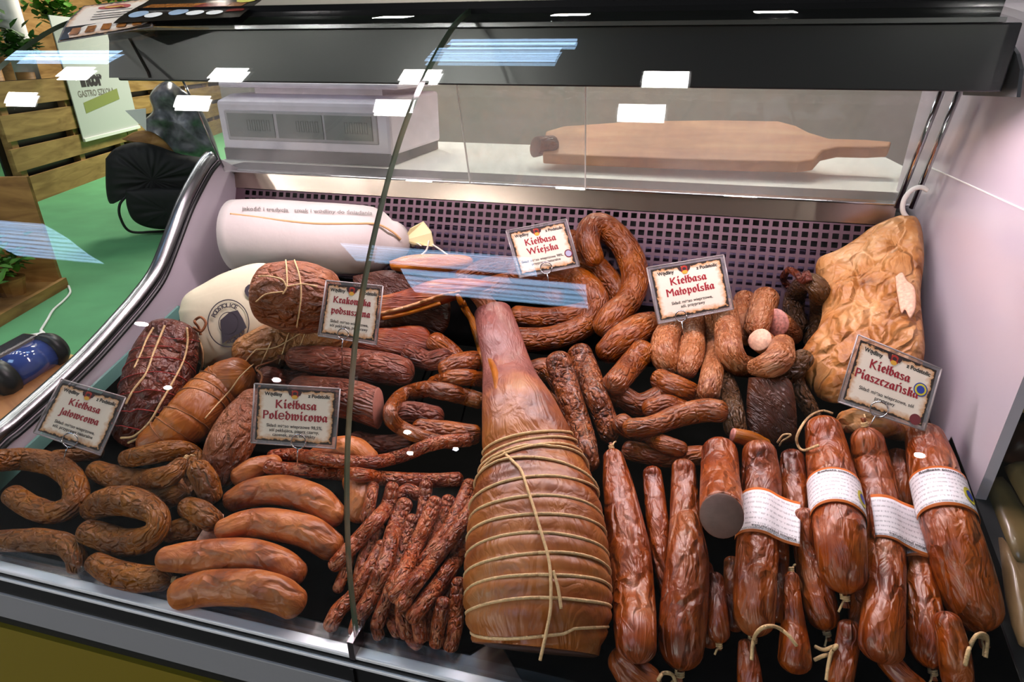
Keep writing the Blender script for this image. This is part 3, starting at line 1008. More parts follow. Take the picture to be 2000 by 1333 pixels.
def sausage(name, mat, pts, r, label, cat='sausage', group=None, ends=('round', 'round'), amp=0.04, freq=30, seg=None,
            cut=None, cutn=None, tie_mat=None, s=0.93, planes=None, flat=1.0, place=None, capk=0.8, fine=0.012, pitch=0.0, grooves=()):
    pts = np.asarray(pts, float)
    r = np.full(len(pts), float(r)) if np.isscalar(r) else np.asarray(r, float)
    Q = catmull(np.column_stack([pts, r]), 12)
    Q = resample(Q, max(2.5, r.mean() * (0.08 if len(grooves) else 0.28)))
    rpx = Q[:, 2]
    if place is None:
        T = settle(Q[:, :2], rpx, s, planes, flat)
        if pitch:
            T = T - np.linspace(0, 1, len(T)) * pitch
    else:
        T = np.array([place(x, y) for x, y in Q[:, :2]])
    P = np.array([CAM + ray(x, y) * t for (x, y), t in zip(Q[:, :2], T)])
    R = rpx * T / F_PX
    xs_ = np.linspace(0, 1, len(R))
    R_full = R.copy()
    for g in grooves:
        R = R * (1 - .05 * np.exp(-((xs_ - g) / .011) ** 2))
    add_spheres(P, R_full * (0.98 if flat == 1 else flat * 1.05))
    seg = seg or (28 if r.mean() > 30 else 20 if r.mean() > 17 else 12)
    # caps
    T0 = (P[0] - P[1]) / np.linalg.norm(P[0] - P[1])
    T1 = (P[-1] - P[-2]) / np.linalg.norm(P[-1] - P[-2])
    pre, pre_r, post, post_r = [], [], [], []
    for end, base, rad, tv, LP, LR in ((ends[0], P[0], R[0], T0, pre, pre_r), (ends[1], P[-1], R[-1], T1, post, post_r)):
        if end == 'cut':
            continue
        kk = capk if end == 'round' else 0.95
        for u in (0.25, 0.5, 0.7, 0.85, 0.94, 0.985):
            LP.append(base + tv * rad * kk * u)
            rr = math.sqrt(1 - u * u)
            LR.append(rad * (rr if end == 'round' else max(0.13, rr ** 1.15)))
        if end == 'tie':
            for e_, rr in ((1.05, .11), (1.2, .10), (1.35, .13), (1.6, .19)):
                LP.append(base + tv * rad * kk * e_)
                LR.append(rad * rr)
    P2 = np.array(pre[::-1] + list(P) + post)
    R2 = np.array(pre_r[::-1] + list(R) + post_r)
    org = P.mean(0)
    Tn, U, V = frames(P2)
    sl = np.concatenate([[0], np.cumsum(np.linalg.norm(np.diff(P2, axis=0), axis=1))])
    seed = random.random() * 50
    verts, uvs, faces = [], [], []
    rm = R.mean()
    fq, fq2 = freq * 0.02 / max(rm, .008), freq * 2.6 * 0.02 / max(rm, .008)
    for i in range(len(P2)):
        for k_ in range(seg):
            a = 2 * math.pi * k_ / seg + math.pi
            dirv = math.cos(a) * U[i] * flat + math.sin(a) * V[i]
            p = P2[i] + R2[i] * dirv
            n1 = mnoise.noise(Vector(p * fq) + Vector((seed, 0, 0)))
            n2 = mnoise.noise(Vector(p * fq2) + Vector((0, seed, 0)))
            p = P2[i] + R2[i] * dirv * (1 + amp * n1 + fine * n2)
            verts.append(p)
            uvs.append((sl[i], k_ / seg * 2 * math.pi * rm))
    verts = np.array(verts)
    faceinfo = None
    for ei, end in enumerate(ends):
        if end == 'cut':
            c, tv = (P2[0], T0) if ei == 0 else (P2[-1], T1)
            nn = np.asarray(cutn, float) if cutn is not None else tv
            nn = nn / np.linalg.norm(nn)
            rel = (verts - c) @ nn
            near = np.linalg.norm(verts - c, axis=1) < R2.max() * 2.2
            for i in np.where((rel > 0) & near)[0]:
                verts[i] = verts[i] - tv * (rel[i] / (tv @ nn))
            ring = range(0, seg) if ei == 0 else range((len(P2) - 1) * seg, len(P2) * seg)
            for i in ring:
                q = (verts[i] - c) @ nn
                verts[i] = verts[i] - tv * (q / (tv @ nn))
            faceinfo = (c, nn, verts[list(ring)])
    for i in range(len(P2) - 1):
        for k_ in range(seg):
            a, b_ = i * seg + k_, i * seg + (k_ + 1) % seg
            faces.append((a, b_, b_ + seg, a + seg))
    faces.append(tuple(range(seg - 1, -1, -1)))
    faces.append(tuple(range((len(P2) - 1) * seg, len(P2) * seg)))
    o = mesh_ob(name, verts, faces, mat, None, org=org, uvs=uvs)
    tag(o, label, cat, group)
    if faceinfo is not None and cut is not None:
        c, nn, rg = faceinfo
        ctr = rg.mean(0)
        fv = [ctr + nn * .0022] + [ctr + (p - ctr) * .93 + nn * .0018 for p in rg] + [ctr + (p - ctr) * .99 + nn * .0003 for p in rg]
        n_ = len(rg)
        ff = [(0, 1 + i, 1 + (i + 1) % n_) for i in range(n_)] + [(1 + i, 1 + n_ + i, 1 + n_ + (i + 1) % n_, 1 + (i + 1) % n_) for i in range(n_)]
        fo = mesh_ob('cut_face', fv, ff, cut, o)
        bm = bmesh.new(); bm.from_mesh(fo.data); bmesh.ops.recalc_face_normals(bm, faces=bm.faces); bm.to_mesh(fo.data); bm.free()
    for end, base, rad, tv in ((ends[0], P[0], R[0], T0), (ends[1], P[-1], R[-1], T1)):
        if end == 'tie':
            c = base + tv * rad * 0.95 * 1.15
            ax = np.cross(tv, [0.3, 0.2, 1.0]); ax /= np.linalg.norm(ax)
            ay = np.cross(tv, ax)
            pp = []
            for q in range(28):
                a = q * 2 * math.pi / 9
                pp.append(c + (ax * math.cos(a) + ay * math.sin(a)) * (rad * .13 + .0012) + tv * (q - 14) * .00022)
            e2 = pp[-1] + ax * rad * .5 + tv * rad * .4
            pp += [pp[-1] * .5 + e2 * .5 + DECK_N * .003, e2]
            mb = MB(); mb.tube(pp, .0011, 6)
            mb.build('twine_tie', tie_mat or M['twine'], o, smooth=True)
    o_info = dict(flat=flat, P=P, R=R if len(grooves) else R_full, ob=o, Q=Q)
    return o_info


def ring_twine(info, fr, tilt=0.0, ph=0.0, lift=0.001, r=0.0012, wob=0.002):
    """closed loop of twine around a piece at the fraction fr of its length"""
    P, R = info['P'], info['R']
    T, U, V = frames(P)
    n = len(P)
    pts = []
    for q in range(41):
        a = 2 * math.pi * q / 40
        x = min(max(fr * (n - 1) + tilt * (n - 1) * math.cos(a - ph) + wob * n * math.sin(3 * a + fr * 40), 0), n - 1.001)
        i = int(x); w = x - i
        c = P[i] * (1 - w) + P[i + 1] * w
        rr = R[i] * (1 - w) + R[i + 1] * w
        u, v_ = U[i], V[i]
        pts.append(c + (rr * 1.0 + lift) * (math.cos(a) * u * info['flat'] + math.sin(a) * v_) + u * math.cos(a) * lift * .4)
    return pts


def string(pts, parent, mat=None, r=0.0012, lift=0.0012, name='twine'):
    mb = MB()
    mb.tube(drape(pts, lift), r, 6)
    return mb.build(name, mat or M['twine'], parent, smooth=True)


def strings(paths, parent, mat=None, r=0.0012, lift=0.0012, name='twine'):
    mb = MB()
    for p in paths:
        mb.tube(drape(p, lift), r, 6)
    return mb.build(name, mat or M['twine'], parent, smooth=True)


def loose(pts, parent, mat=None, r=0.0015, lift=(0.004, 0.02, 0.004), name='twine_loop'):
    """string loop that stands off the surface"""
    Q = catmull(pts, 10)
    n = len(Q)
    L_ = np.interp(np.linspace(0, 1, n), np.linspace(0, 1, len(lift)), lift)
    T = np.array([surface_t(*q[:2]) for q in Q])
    lo = np.linspace(T[0], T[-1], n)
    T = np.minimum(T, lo + .02)
    P = np.array([CAM + ray(q[0], q[1]) * (t - l) for q, t, l in zip(Q, T, L_)])
    mb = MB(); mb.tube(P, r, 6)
    return mb.build(name, mat or M['twine'], parent, smooth=True)


def pillow(name, mat, outline, plane_n, plane_p, th, label=None, cat=None, group=None, back=0.3, amp=0.12, freq=30, power=4, register=True, parent=None, rings=9, sub=10):
    """slab or bag: outline given where it is seen, laid on its own plane, swelling th towards the viewer"""
    n = np.asarray(plane_n, float); n /= np.linalg.norm(n)
    O = catmull(list(outline) + [outline[0]], sub)[:-1]
    O3 = np.array([on_plane(x, y, n, plane_p) for x, y in O])
    c = O3.mean(0)
    m_ = len(O3)
    e1 = O3[0] - c; e1 -= n * (e1 @ n); e1 /= np.linalg.norm(e1)
    e2 = np.cross(n, e1)
    v, uv, f = [], [], []
    seed = random.random() * 40
    S_ = [1 - (i / rings) ** 1.6 for i in range(rings)]
    for side, h in ((1, th), (-1, th * back)):
        for s_ in S_:
            for p in O3:
                q = c + (p - c) * s_
                hh = h * math.sqrt(max(0, 1 - s_ ** power))
                hh *= 1 + amp * mnoise.noise(Vector(q * freq) + Vector((seed, 0, 0))) * 2
                v.append(q + n * side * hh)
                uv.append(((q - c) @ e1, (q - c) @ e2))
        v.append(c + n * side * h); uv.append((0, 0))
    st = rings * m_ + 1
    for sd in (0, 1):
        for i in range(rings - 1):
            for k_ in range(m_):
                a, b_ = sd * st + i * m_ + k_, sd * st + i * m_ + (k_ + 1) % m_
                q = (a, b_, b_ + m_, a + m_)
                f.append(q if sd == 0 else q[::-1])
        for k_ in range(m_):
            a, b_ = sd * st + (rings - 1) * m_ + k_, sd * st + (rings - 1) * m_ + (k_ + 1) % m_
            f.append((a, b_, sd * st + rings * m_) if sd == 0 else (b_, a, sd * st + rings * m_))
    o = mesh_ob(name, v, f, mat, parent, uvs=uv)
    bm = bmesh.new(); bm.from_mesh(o.data)
    bmesh.ops.remove_doubles(bm, verts=bm.verts, dist=1e-6)
    bmesh.ops.recalc_face_normals(bm, faces=bm.faces)
    bm.to_mesh(o.data); bm.free()
    if label: tag(o, label, cat, group)
    if register:
        V_ = np.array(v[:st])
        sr = max(th * .6, .008)
        idx = range(0, st, 5)
        add_spheres(V_[list(idx)] - n * sr, np.full(len(list(idx)), sr))
    return o


# ------------------------------------------------------------------ lettering
def text_geo(body, size=1.0, bold=0.0, shear=0.0, align='CENTER', spacing=1.0, line=1.0):
    cu = bpy.data.curves.new('lettering', 'FONT')
    cu.body = body
    cu.size = size
    cu.align_x = align
    cu.align_y = 'CENTER'
    cu.offset = bold
    cu.shear = shear
    cu.space_character = spacing
    cu.space_line = line
    cu.resolution_u = 3
    ob = bpy.data.objects.new('lettering', cu)
    COL.objects.link(ob)
    dg = bpy.context.evaluated_depsgraph_get()
    dg.update()
    me = bpy.data.meshes.new_from_object(ob.evaluated_get(dg))
    v = [tuple(q.co[:2]) for q in me.vertices]
    f = [tuple(p.vertices) for p in me.polygons]
    bpy.data.objects.remove(ob)
    bpy.data.meshes.remove(me)
    bpy.data.curves.remove(cu)
    return np.array(v), f


FR = {}
for i, ch in enumerate('abcdefghijklmnopqrstuvwxyz'):
    FR[ch] = chr(0x1D586 + i)
for i, ch in enumerate('ABCDEFGHIJKLMNOPQRSTUVWXYZ'):
    FR[ch] = chr(0x1D56C + i)


def blackletter(s_):
    keep = set('K M P J W z y s Ł ł ń ę ś ó ć')
    return ''.join(c if (c in keep or c not in FR) else FR[c] for c in s_)


def disc2(cx, cy, rx, ry, n=20):
    return [(cx + rx * math.cos(2 * math.pi * i / n), cy + ry * math.sin(2 * math.pi * i / n)) for i in range(n)]


def flat_part(polys, mapf, h, name, mat, parent):
    mb = MB()
    for pl in polys:
        mb.add([mapf(x, y, h) for x, y in pl], [tuple(range(len(pl)))])
    return mb.build(name, mat, parent)


def text_part(body, mapf, cx, cy, size, h, name, mat, parent, **kw):
    v, f = text_geo(body, size, **kw)
    mb = MB(); mb.add([mapf(cx + x, cy + y, h) for x, y in v], f)
    return mb.build(name, mat, parent)

# ------------------------------------------------------------------ goods at the back
bag = sausage('cotton_ham_bag', M['cloth'], [(462, 462), (520, 462), (600, 465), (680, 468), (735, 470), (765, 472)], [70, 71, 70, 68, 62, 40],
              'white cotton bag lying along the perforated back panel, tied at its right end', 'bag', ends=('cut', 'tie'),
              amp=0.03, freq=16, seg=36, tie_mat=M['twine_white'], fine=.006)
bo = bag['ob']
strings([[(450, 418), (500, 424), (560, 432), (620, 437), (690, 437), (735, 438), (765, 452), (783, 468)]], bo, M['seam'], .0022, .0005, 'seam')
# fan of gathered cloth at the tied end
d0 = bag['P'][-1]
tt = np.linalg.norm((d0 - CAM)) / np.linalg.norm(ray(765, 472))
def at_t(x, y, t): return CAM + ray(x, y) * t
mb = MB()
fan = [(788, 470), (800, 448), (826, 434), (842, 455), (847, 482), (828, 480), (806, 478)]
P0_ = at_t(788, 468, tt)
fp = [at_t(x, y, tt - .01 - .006 * (i % 2)) for i, (x, y) in enumerate(fan)]
for i in range(1, len(fp) - 1):
    mb.prism([fp[0], fp[i], fp[i + 1]], (0, .003, .001))
mb.build('gathered_end', M['tuft'], bo)
mb = MB()
mb.tube([at_t(x, y, tt - .012) for x, y in catmull([(838, 470), (832, 490), (815, 502), (803, 500)], 8)], .0018, 6)
mb.tube([at_t(x, y, tt - .012) for x, y in catmull([(845, 478), (860, 488), (874, 498), (886, 504)], 8)], .0018, 6)
mb.build('cord', M['twine_white'], bo, smooth=True)


def wrap_text(body, parent, cx, cy, wpx, hpx, ang, mat, name, lift=.0015, bold=.02, fn=None):
    """lettering printed on a curved piece: each point sits on the surface seen at its place"""
    v, f = text_geo(body, 1.0, bold=bold)
    w = v[:, 0].max() - v[:, 0].min()
    s_ = wpx / w
    hgt = v[:, 1].max() - v[:, 1].min()
    sy = hpx / hgt
    ca, sa = math.cos(ang), math.sin(ang)
    out = []
    for x, y in v:
        X, Y = x * s_, -y * sy
        px, py = cx + X * ca - Y * sa, cy + X * sa + Y * ca
        out.append(at_t(px, py, (fn or surface_t)(px, py) - lift))
    mb = MB(); mb.add(out, f)
    return mb.build(name, mat, parent)


wrap_text('jakość i tradycja   smak i wędliny do śniadania', bo, 600, 412, 255, 10, 0.035, M['ink_grey'], 'printed_lettering', lift=.006)

# leaning cream bag with the round stamp
bagn = np.array([0.35, -0.75, 0.56])
bagp = deck(425, 640, .055)
bag2 = pillow('printed_cotton_bag', M['cloth2'], [(350, 612), (362, 580), (400, 555), (450, 530), (520, 515), (560, 560), (545, 640), (500, 700), (440, 728), (395, 715), (362, 670)],
              bagn, bagp, .035, 'cream cotton bag with a round dark stamp leaning by the left side panel', 'bag', back=.5, amp=.06, power=3, freq=12, rings=8)


def bag_t(x, y):
    d = ray(x, y); n = bagn / np.linalg.norm(bagn)
    return ((bagp + n * .0375 - CAM) @ n) / (d @ n)


def bag_pt(x, y, l=.001): return at_t(x, y, bag_t(x, y) - l)


mb = MB()
cxs, cys = 446, 632
for (ro, ri) in ((42, 40), (20, 18.6)):
    n_ = 48
    for i in range(n_):
        a, c = 2 * math.pi * i / n_, 2 * math.pi * (i + 1) / n_
        mb.add([bag_pt(cxs + r_ * math.cos(q) * .98, cys + r_ * math.sin(q) * 1.12) for r_, q in ((ro, a), (ro, c), (ri, c), (ri, a))], [(0, 1, 2, 3)])
mb.add([bag_pt(x, y) for x, y in [(430, 626), (448, 610), (464, 606), (474, 622), (482, 640), (470, 650), (452, 660), (434, 672), (432, 648)]], [tuple(range(9))])
mb.build('round_stamp', M['ink'], bag2)
for word, a0, a1 in (('PODSTOLICE', 200, 302), ('ZGAWOD', 96, 20)):
    for i, ch in enumerate(word):
        a = math.radians(a0 + (a1 - a0) * (i + .5) / len(word))
        px, py = cxs + 31 * math.cos(a), cys + 35 * math.sin(a)
        v, f = text_geo(ch, 1.0, bold=.03)
        rot = a + math.pi / 2 if a0 < a1 else a - math.pi / 2
        out = []
        for x, y in v:
            X, Y = x * 12, -y * 12
            out.append(bag_pt(px + X * math.cos(rot) - Y * math.sin(rot), py + X * math.sin(rot) + Y * math.cos(rot), .0012))
        mb = MB(); mb.add(out, f)
        mb.build('stamp_letter', M['ink'], bag2)
v, f = text_geo('C', 1.0, bold=.06)
mb = MB(); mb.add([bag_pt(490 + x * 34, 570 - y * 34, .0012) for x, y in v], f); mb.build('stamp_letter', M['ink'], bag2)

# bacon slabs behind the price cards
sl_n = np.array([0, -.86, .5])
def slab(name, mat, outline, h, th, label, cat, y=None, n=sl_n, **kw):
    c = np.mean(np.array(outline), 0)
    p = deck(c[0], c[1], h) if y is None else px_Y(c[0], c[1], y)
    return pillow(name, mat, outline, n, p, th, label, cat, **kw)


slab('bacon_slab', M['darkrib'], [(690, 540), (760, 528), (850, 545), (880, 600), (850, 660), (700, 650)], .10, .02,
     'dark smoked bacon slab deep behind the price card in the middle pane', 'bacon', y=.52)
slab('bacon_slab', M['bacon'], [(690, 650), (760, 640), (830, 640), (846, 690), (800, 705), (700, 690)], .08, .02,
     'dark red bacon slab low in shadow right of the Krakowska card', 'bacon', y=.455)
r1 = slab('bacon_slab', M['bacon'], [(720, 585), (780, 572), (850, 548), (930, 545), (960, 560), (880, 590), (810, 612), (745, 625), (722, 612)], .1, .022,
          'long bacon slab with layered cut side right of the Krakowska card', 'bacon', y=.49)
strings([[(745, 612), (800, 598), (860, 578), (900, 570)]], r1, M['belly'], .0032, -.0015, 'fat_layer')
strings([[(748, 622), (800, 611), (860, 592)]], r1, M['rind'], .0035, -.0015, 'rind')
r2 = slab('bacon_slab', M['rind'], [(760, 512), (800, 500), (860, 498), (918, 502), (916, 520), (870, 532), (810, 534), (768, 528)], .1, .018,
          'pale flat bacon plank just under the tied bag end', 'bacon', y=.545)

# roasts at the left back
c4 = sausage('tied_roast', M['tanham'], [(488, 690), (530, 676), (580, 662), (625, 652), (660, 650)], [40, 46, 46, 44, 38],
             'tan string-tied roast lying under the Krakowska card', 'smoked meat', amp=.1, freq=14, seg=32, fine=.03)
strings([[(470, 722), (485, 700), (500, 683)], [(505, 722), (515, 700), (530, 668)], [(545, 712), (552, 690), (565, 650), (580, 636)], [(575, 705), (585, 680), (600, 640)],
         [(500, 683), (540, 678), (590, 650), (625, 636)]], c4['ob'], M['twine'], .0011)
c3 = sausage('tied_roast', M['redham'], [(528, 574), (565, 578), (590, 580), (615, 584), (632, 586)], [64, 73, 73, 70, 64],
             'big round brown roast tied with string below the white bag', 'smoked meat', amp=.07, freq=12, seg=36, capk=.5, fine=.025)
strings([[(505, 540), (525, 540), (550, 546), (560, 560)], [(558, 508), (560, 530), (560, 560), (552, 575)], [(560, 560), (590, 555), (620, 560)],
         [(552, 570), (520, 575), (500, 590)], [(575, 508), (585, 540), (588, 580), (580, 640)]], c3['ob'], M['twine'], .0012)
c1 = sausage('netted_ham', M['darkham'], [(338, 652), (322, 700), (302, 760), (278, 815), (256, 850)], [46, 58, 60, 50, 36],
             'dark red netted ham beside the left side panel', 'ham', amp=.08, freq=12, seg=36, capk=.6, fine=.03)
strings([[(322, 636), (312, 660), (300, 690), (285, 730), (262, 760), (245, 790)], [(365, 640), (366, 670), (358, 705), (338, 745), (315, 785), (292, 825), (262, 852), (236, 856)],
         [(388, 662), (396, 690), (392, 725), (372, 760), (340, 800), (300, 840), (250, 866)], [(300, 640), (288, 660), (276, 690), (262, 720)]], c1['ob'], M['twine'], .0017, .0012, 'netting_cord')
mbr = MB()
for fr in (.06, .22, .38, .53, .67, .8, .92):
    mbr.tube(ring_twine(c1, fr, .05, 1.0, .0008), .0008, 6)
mbr.build('red_netting', M['twine_red'], c1['ob'], smooth=True)
loose([(392, 655), (388, 640), (380, 628), (392, 620), (402, 632), (392, 648), (378, 640)], c1['ob'], M['twine_dark'], .0022, (.004, .012, .004), 'netting_knot')
c2 = sausage('tied_ham', M['ham'], [(466, 738), (440, 752), (405, 780), (370, 818), (335, 850), (300, 872)], [42, 46, 48, 48, 44, 36],
             'smooth orange brown ham tied with thin twine beside the netted ham', 'ham', amp=.04, freq=14, seg=36, capk=.7, grooves=(.12, .2, .3, .42, .62, .76, .86))
mb = MB()
for fr in (.12, .2, .3, .42, .62, .76, .86):
    mb.tube(ring_twine(c2, fr, .03, .6, .0004), .0009, 6)
mb.build('twine', M['twine_dark'], c2['ob'], smooth=True)
strings([[(495, 712), (470, 735), (450, 762), (420, 795), (400, 818)]], c2['ob'], M['twine'], .0011)
a11 = sausage('smoked_loin', M['redham'], [(428, 925), (444, 880), (470, 830), (500, 790)], [34, 42, 42, 36],
              'rough smoked pork loin standing left of the card with the longest text', 'smoked meat', amp=.1, freq=14, seg=30, fine=.03)

# hung pork belly at the right
bt, bl_, br_ = px_Y(1785, 432, .675), deck(1585, 765, .03), px_X(1800, 700, 1.262)
bn = np.cross(bl_ - bt, br_ - bt); bn /= np.linalg.norm(bn)
if bn @ (CAM - bt) < 0: bn = -bn
belly = pillow('pork_belly', M['belly'], [(1766, 429), (1797, 436), (1805, 505), (1798, 580), (1806, 690), (1780, 740), (1700, 770), (1630, 788), (1585, 765), (1560, 712), (1590, 672), (1606, 620), (1602, 570), (1594, 526), (1622, 506), (1672, 474), (1725, 442)],
               bn, bt, .034, 'large tan smoked pork belly slab hanging from a white hook in the right corner', 'smoked meat', back=.25, amp=.22, freq=26, power=6, rings=10, sub=6)
fatn = [(1748, 540), (1762, 532), (1772, 548), (1786, 562), (1789, 598), (1778, 622), (1768, 606), (1760, 612), (1752, 575)]
pillow('fat_patch', M['cut_pale'], fatn, bn, bt + bn * .034, .0022, None, None, register=False, parent=belly, rings=5)
hk = MB()
hk.tube([px_Y(x, y, .668) for x, y in catmull([(1812, 372), (1798, 366), (1780, 372), (1766, 390), (1763, 410), (1771, 424), (1783, 430)], 8)], .0036, 10)
ho = hk.build('meat_hook', M['white'], smooth=True)
tag(ho, 'white plastic coated hook above the pork belly', 'hook')
add_spheres(np.array([deck(1700, 810, .04)]), np.array([.02]))

pz = sausage('meat_piece', M['belly'], [(1655, 825), (1690, 822), (1730, 832), (1760, 842)], [24, 30, 26, 20],
             'tan meat piece peeping out under the Piaszczańska card', 'smoked meat', amp=.15, freq=16)
rib = slab('smoked_ribs', M['darkrib'], [(1462, 738), (1500, 736), (1540, 740), (1552, 780), (1556, 830), (1552, 866), (1500, 872), (1462, 860), (1458, 790)], .05, .02,
           'dark smoked rib block in shadow right of the crossed small ring', 'smoked meat', amp=.1)
dry = sausage('dried_meat_strip', M['olive'], [(1552, 720), (1562, 760), (1580, 795), (1598, 828)], [12, 15, 15, 12],
              'dark dried meat strip beside the pork belly edge', 'smoked meat', amp=.15, freq=20)

# ------------------------------------------------------------------ pieces deep in the pile
S = sausage
for mk, pts, r_, lb in (
        ('dryk', [(766, 818), (800, 806), (850, 815)], 22, 'dark purplish sausage glimpsed inside the thin sausage loop'),
        ('country', [(820, 838), (870, 842), (925, 850)], 20, 'shadowed sausage under the thin loop next to the ham'),
        ('dryk', [(696, 862), (742, 870), (800, 866)], 20, 'dark sausage in shadow above the crosswise kabanos'),
        ('country', [(850, 668), (880, 690), (905, 725)], 20, 'dark sausage in the black gap left of the shank top'),
        ('dryk', [(800, 690), (835, 705), (868, 700)], 20, 'dark sausage in the gap right of the long dried sausage'),
        ('country', [(1062, 820), (1085, 860), (1112, 905)], 24, 'dark sausage in shadow between ham and grainy pair, lower one'),
        ('country', [(1205, 770), (1250, 792), (1300, 772)], 24, 'dark sausage in the gap above the crossed sausages, left one'),
        ('country', [(1290, 742), (1335, 762), (1385, 790)], 22, 'dark sausage in the gap below the twisted pair'),
        ('country', [(1230, 880), (1300, 895), (1370, 890)], 20, 'dark sausage in shadow under the crossed sausages'),
        ('olive', [(1412, 742), (1428, 790), (1436, 838)], 22, 'dark sausage upright in shadow left of the rib block'),
        ('olive', [(1500, 725), (1540, 730), (1570, 700)], 20, 'dark sausage in the gap under the olive hook'),
        ('dryk', [(520, 735), (560, 742), (600, 740)], 20, 'dark sausage in the gap above the Polędwicowa card'),
        ('kaban', [(690, 1060), (680, 1100), (660, 1150)], 11, 'kabanos lying lowest in the dark gap left of the fan'),
        ('krak', [(1372, 1110), (1382, 1180), (1386, 1250)], 20, 'dark long sausage deep between the third one and the grey cut one'),
        ('krak', [(1520, 1060), (1520, 1130), (1518, 1200)], 20, 'dark long sausage deep behind the string loop'),
        ('krak', [(1668, 1090), (1676, 1170), (1684, 1250)], 20, 'dark long sausage deep left of the purplish one'),
        ('krak', [(1660, 1230), (1650, 1290), (1640, 1335)], 22, 'dark sausage end at the lower picture edge beside the twine bow'),
        ('krak', [(1735, 1290), (1760, 1320), (1790, 1345)], 22, 'dark sausage end at the lower picture edge under the wrinkled one')):
    S('sausage', M[mk], pts, r_, lb)

# ------------------------------------------------------------------ rings of country sausage, middle and right
G_C = 'country sausages heaped under the two upright cards'
S = sausage
S('sausage', M['country'], [(872, 722), (895, 710), (930, 706), (960, 712)], 20, 'dark sausage end low in the gap left of the ham shank', group=None)
S('sausage', M['country'], [(848, 752), (880, 740), (915, 738), (950, 746)], 17, 'short wrinkled sausage just behind the sausage loop left of the ham', group=None)
S('sausage', M['country'], [(1040, 728), (1062, 722), (1085, 730), (1100, 755)], 24, 'shadowed sausage between ham shank and the grainy pair', group=None)
S('sausage', M['country'], [(1056, 775), (1075, 790), (1090, 815)], 20, 'short tan sausage end right beside the ham shank', group=None)
S('sausage', M['country'], [(905, 545), (940, 528), (985, 520), (1030, 528)], 20, 'pale lit sausage under the lower left corner of the Wiejska card')
S('sausage', M['country'], [(1010, 618), (1060, 622), (1120, 616), (1150, 606)], 21, 'straight sausage lying inside the big ring, lower one')
S('sausage', M['country'], [(950, 566), (1000, 556), (1045, 566), (1085, 580)], 24, 'blunt sausage end lying inside the big ring, upper one')
S('sausage', M['country'], [(1112, 470), (1135, 498), (1165, 524), (1195, 556), (1215, 590)], 24, 'sausage running diagonally right of the Wiejska card')
S('sausage_ring', M['country'], [(1010, 530), (1060, 536), (1110, 540), (1145, 556), (1166, 588), (1152, 626), (1118, 648), (1070, 662), (1020, 664), (985, 660)], 24,
  'big open sausage ring below the Wiejska card')
S('sausage_ring', M['country'], [(1160, 505), (1150, 478), (1150, 452), (1166, 440), (1192, 452), (1218, 480), (1236, 518), (1239, 556), (1224, 592), (1198, 616), (1180, 640)], [20, 23, 25, 25, 26, 26, 27, 27, 27, 27, 24],
  'tall hook-shaped sausage rising against the back panel')
S('sausage', M['country'], [(1186, 688), (1212, 664), (1248, 642), (1272, 634)], [26, 29, 29, 26], 'plump sausage slanting up under the hook-shaped one')
S('sausage', M['country'], [(1200, 752), (1222, 726), (1246, 698), (1256, 686)], 25, 'short sausage slanting up, lower of the two beside the grainy pair')
S('sausage', M['country'], [(1270, 800), (1300, 790), (1330, 800)], 20, 'dark sausage deep in shadow above the crossed small ring')
G1 = 'grainy sausage pair'
S('sausage', M['coarse'], [(1090, 706), (1104, 750), (1122, 805), (1140, 860), (1150, 905)], [25, 25, 25, 24, 22], 'left one of the two grainy upright sausages', amp=.03, fine=.025)
S('sausage', M['coarse'], [(1132, 692), (1148, 730), (1165, 775), (1182, 820), (1190, 850)], [25, 25, 24, 23, 20], 'right one of the two grainy upright sausages', amp=.03, fine=.025)
# malopolska
S('sausage', M['olive'], [(1306, 632), (1330, 622), (1372, 618), (1385, 650)], 16, 'olive brown sausage half hidden below the Małopolska card')
S('sausage', M['malo'], [(1310, 640), (1298, 668), (1298, 698), (1312, 722)], [24, 27, 27, 22], 'left half of the twisted pair under the Małopolska card')
S('sausage', M['malo'], [(1352, 628), (1351, 665), (1348, 700), (1342, 724)], [24, 26, 26, 20], 'right half of the twisted pair under the Małopolska card')
S('sausage', M['malo'], [(1390, 615), (1393, 650), (1396, 690), (1390, 735), (1384, 768)], [16, 17, 19, 22, 22], 'long thin straight sausage right of the twisted pair')
S('sausage', M['malo'], [(1455, 585), (1450, 620), (1455, 660)], 21, 'fine grained sausage standing between the card and the cut ends')
S('sausage', M['malo'], [(1496, 582), (1486, 612), (1476, 645)], [25, 26, 24], 'thick sausage top rising above the pale cut end')
S('sausage', M['malo'], [(1416, 600), (1421, 640), (1424, 682), (1440, 712), (1470, 716)], [22, 25, 26, 25, 18], 'bent sausage hanging down left of the pale cut end')
S('sausage', M['malo'], [(1476, 718), (1500, 715), (1522, 700), (1528, 674)], [18, 26, 28, 22], 'short curved sausage below the pale cut end')
hk2 = S('sausage_ring', M['olive'], [(1588, 668), (1602, 640), (1606, 598), (1596, 560), (1572, 552), (1553, 580), (1550, 612), (1560, 640)], [18, 21, 22, 20, 17, 19, 20, 20],
        'dark olive hook-shaped sausage leaning on the pork belly', amp=.08, fine=.03)
loose([(1540, 560), (1530, 545), (1540, 528), (1556, 535), (1568, 548), (1575, 535), (1580, 550)], hk2['ob'], M['darkham'], .006, (.004, .01, .006), 'casing_tail')
vd = CAM - deck(1510, 640, .1); vd /= np.linalg.norm(vd)
S('sausage', M['malo'], [(1545, 655), (1530, 640), (1516, 630)], [22, 24, 25], 'marbled pink round cut end beside the olive hook', ends=('round', 'cut'), cut=M['cut_pink'], cutn=vd * .6 + np.array([-.5, -.3, 0]), pitch=.03)
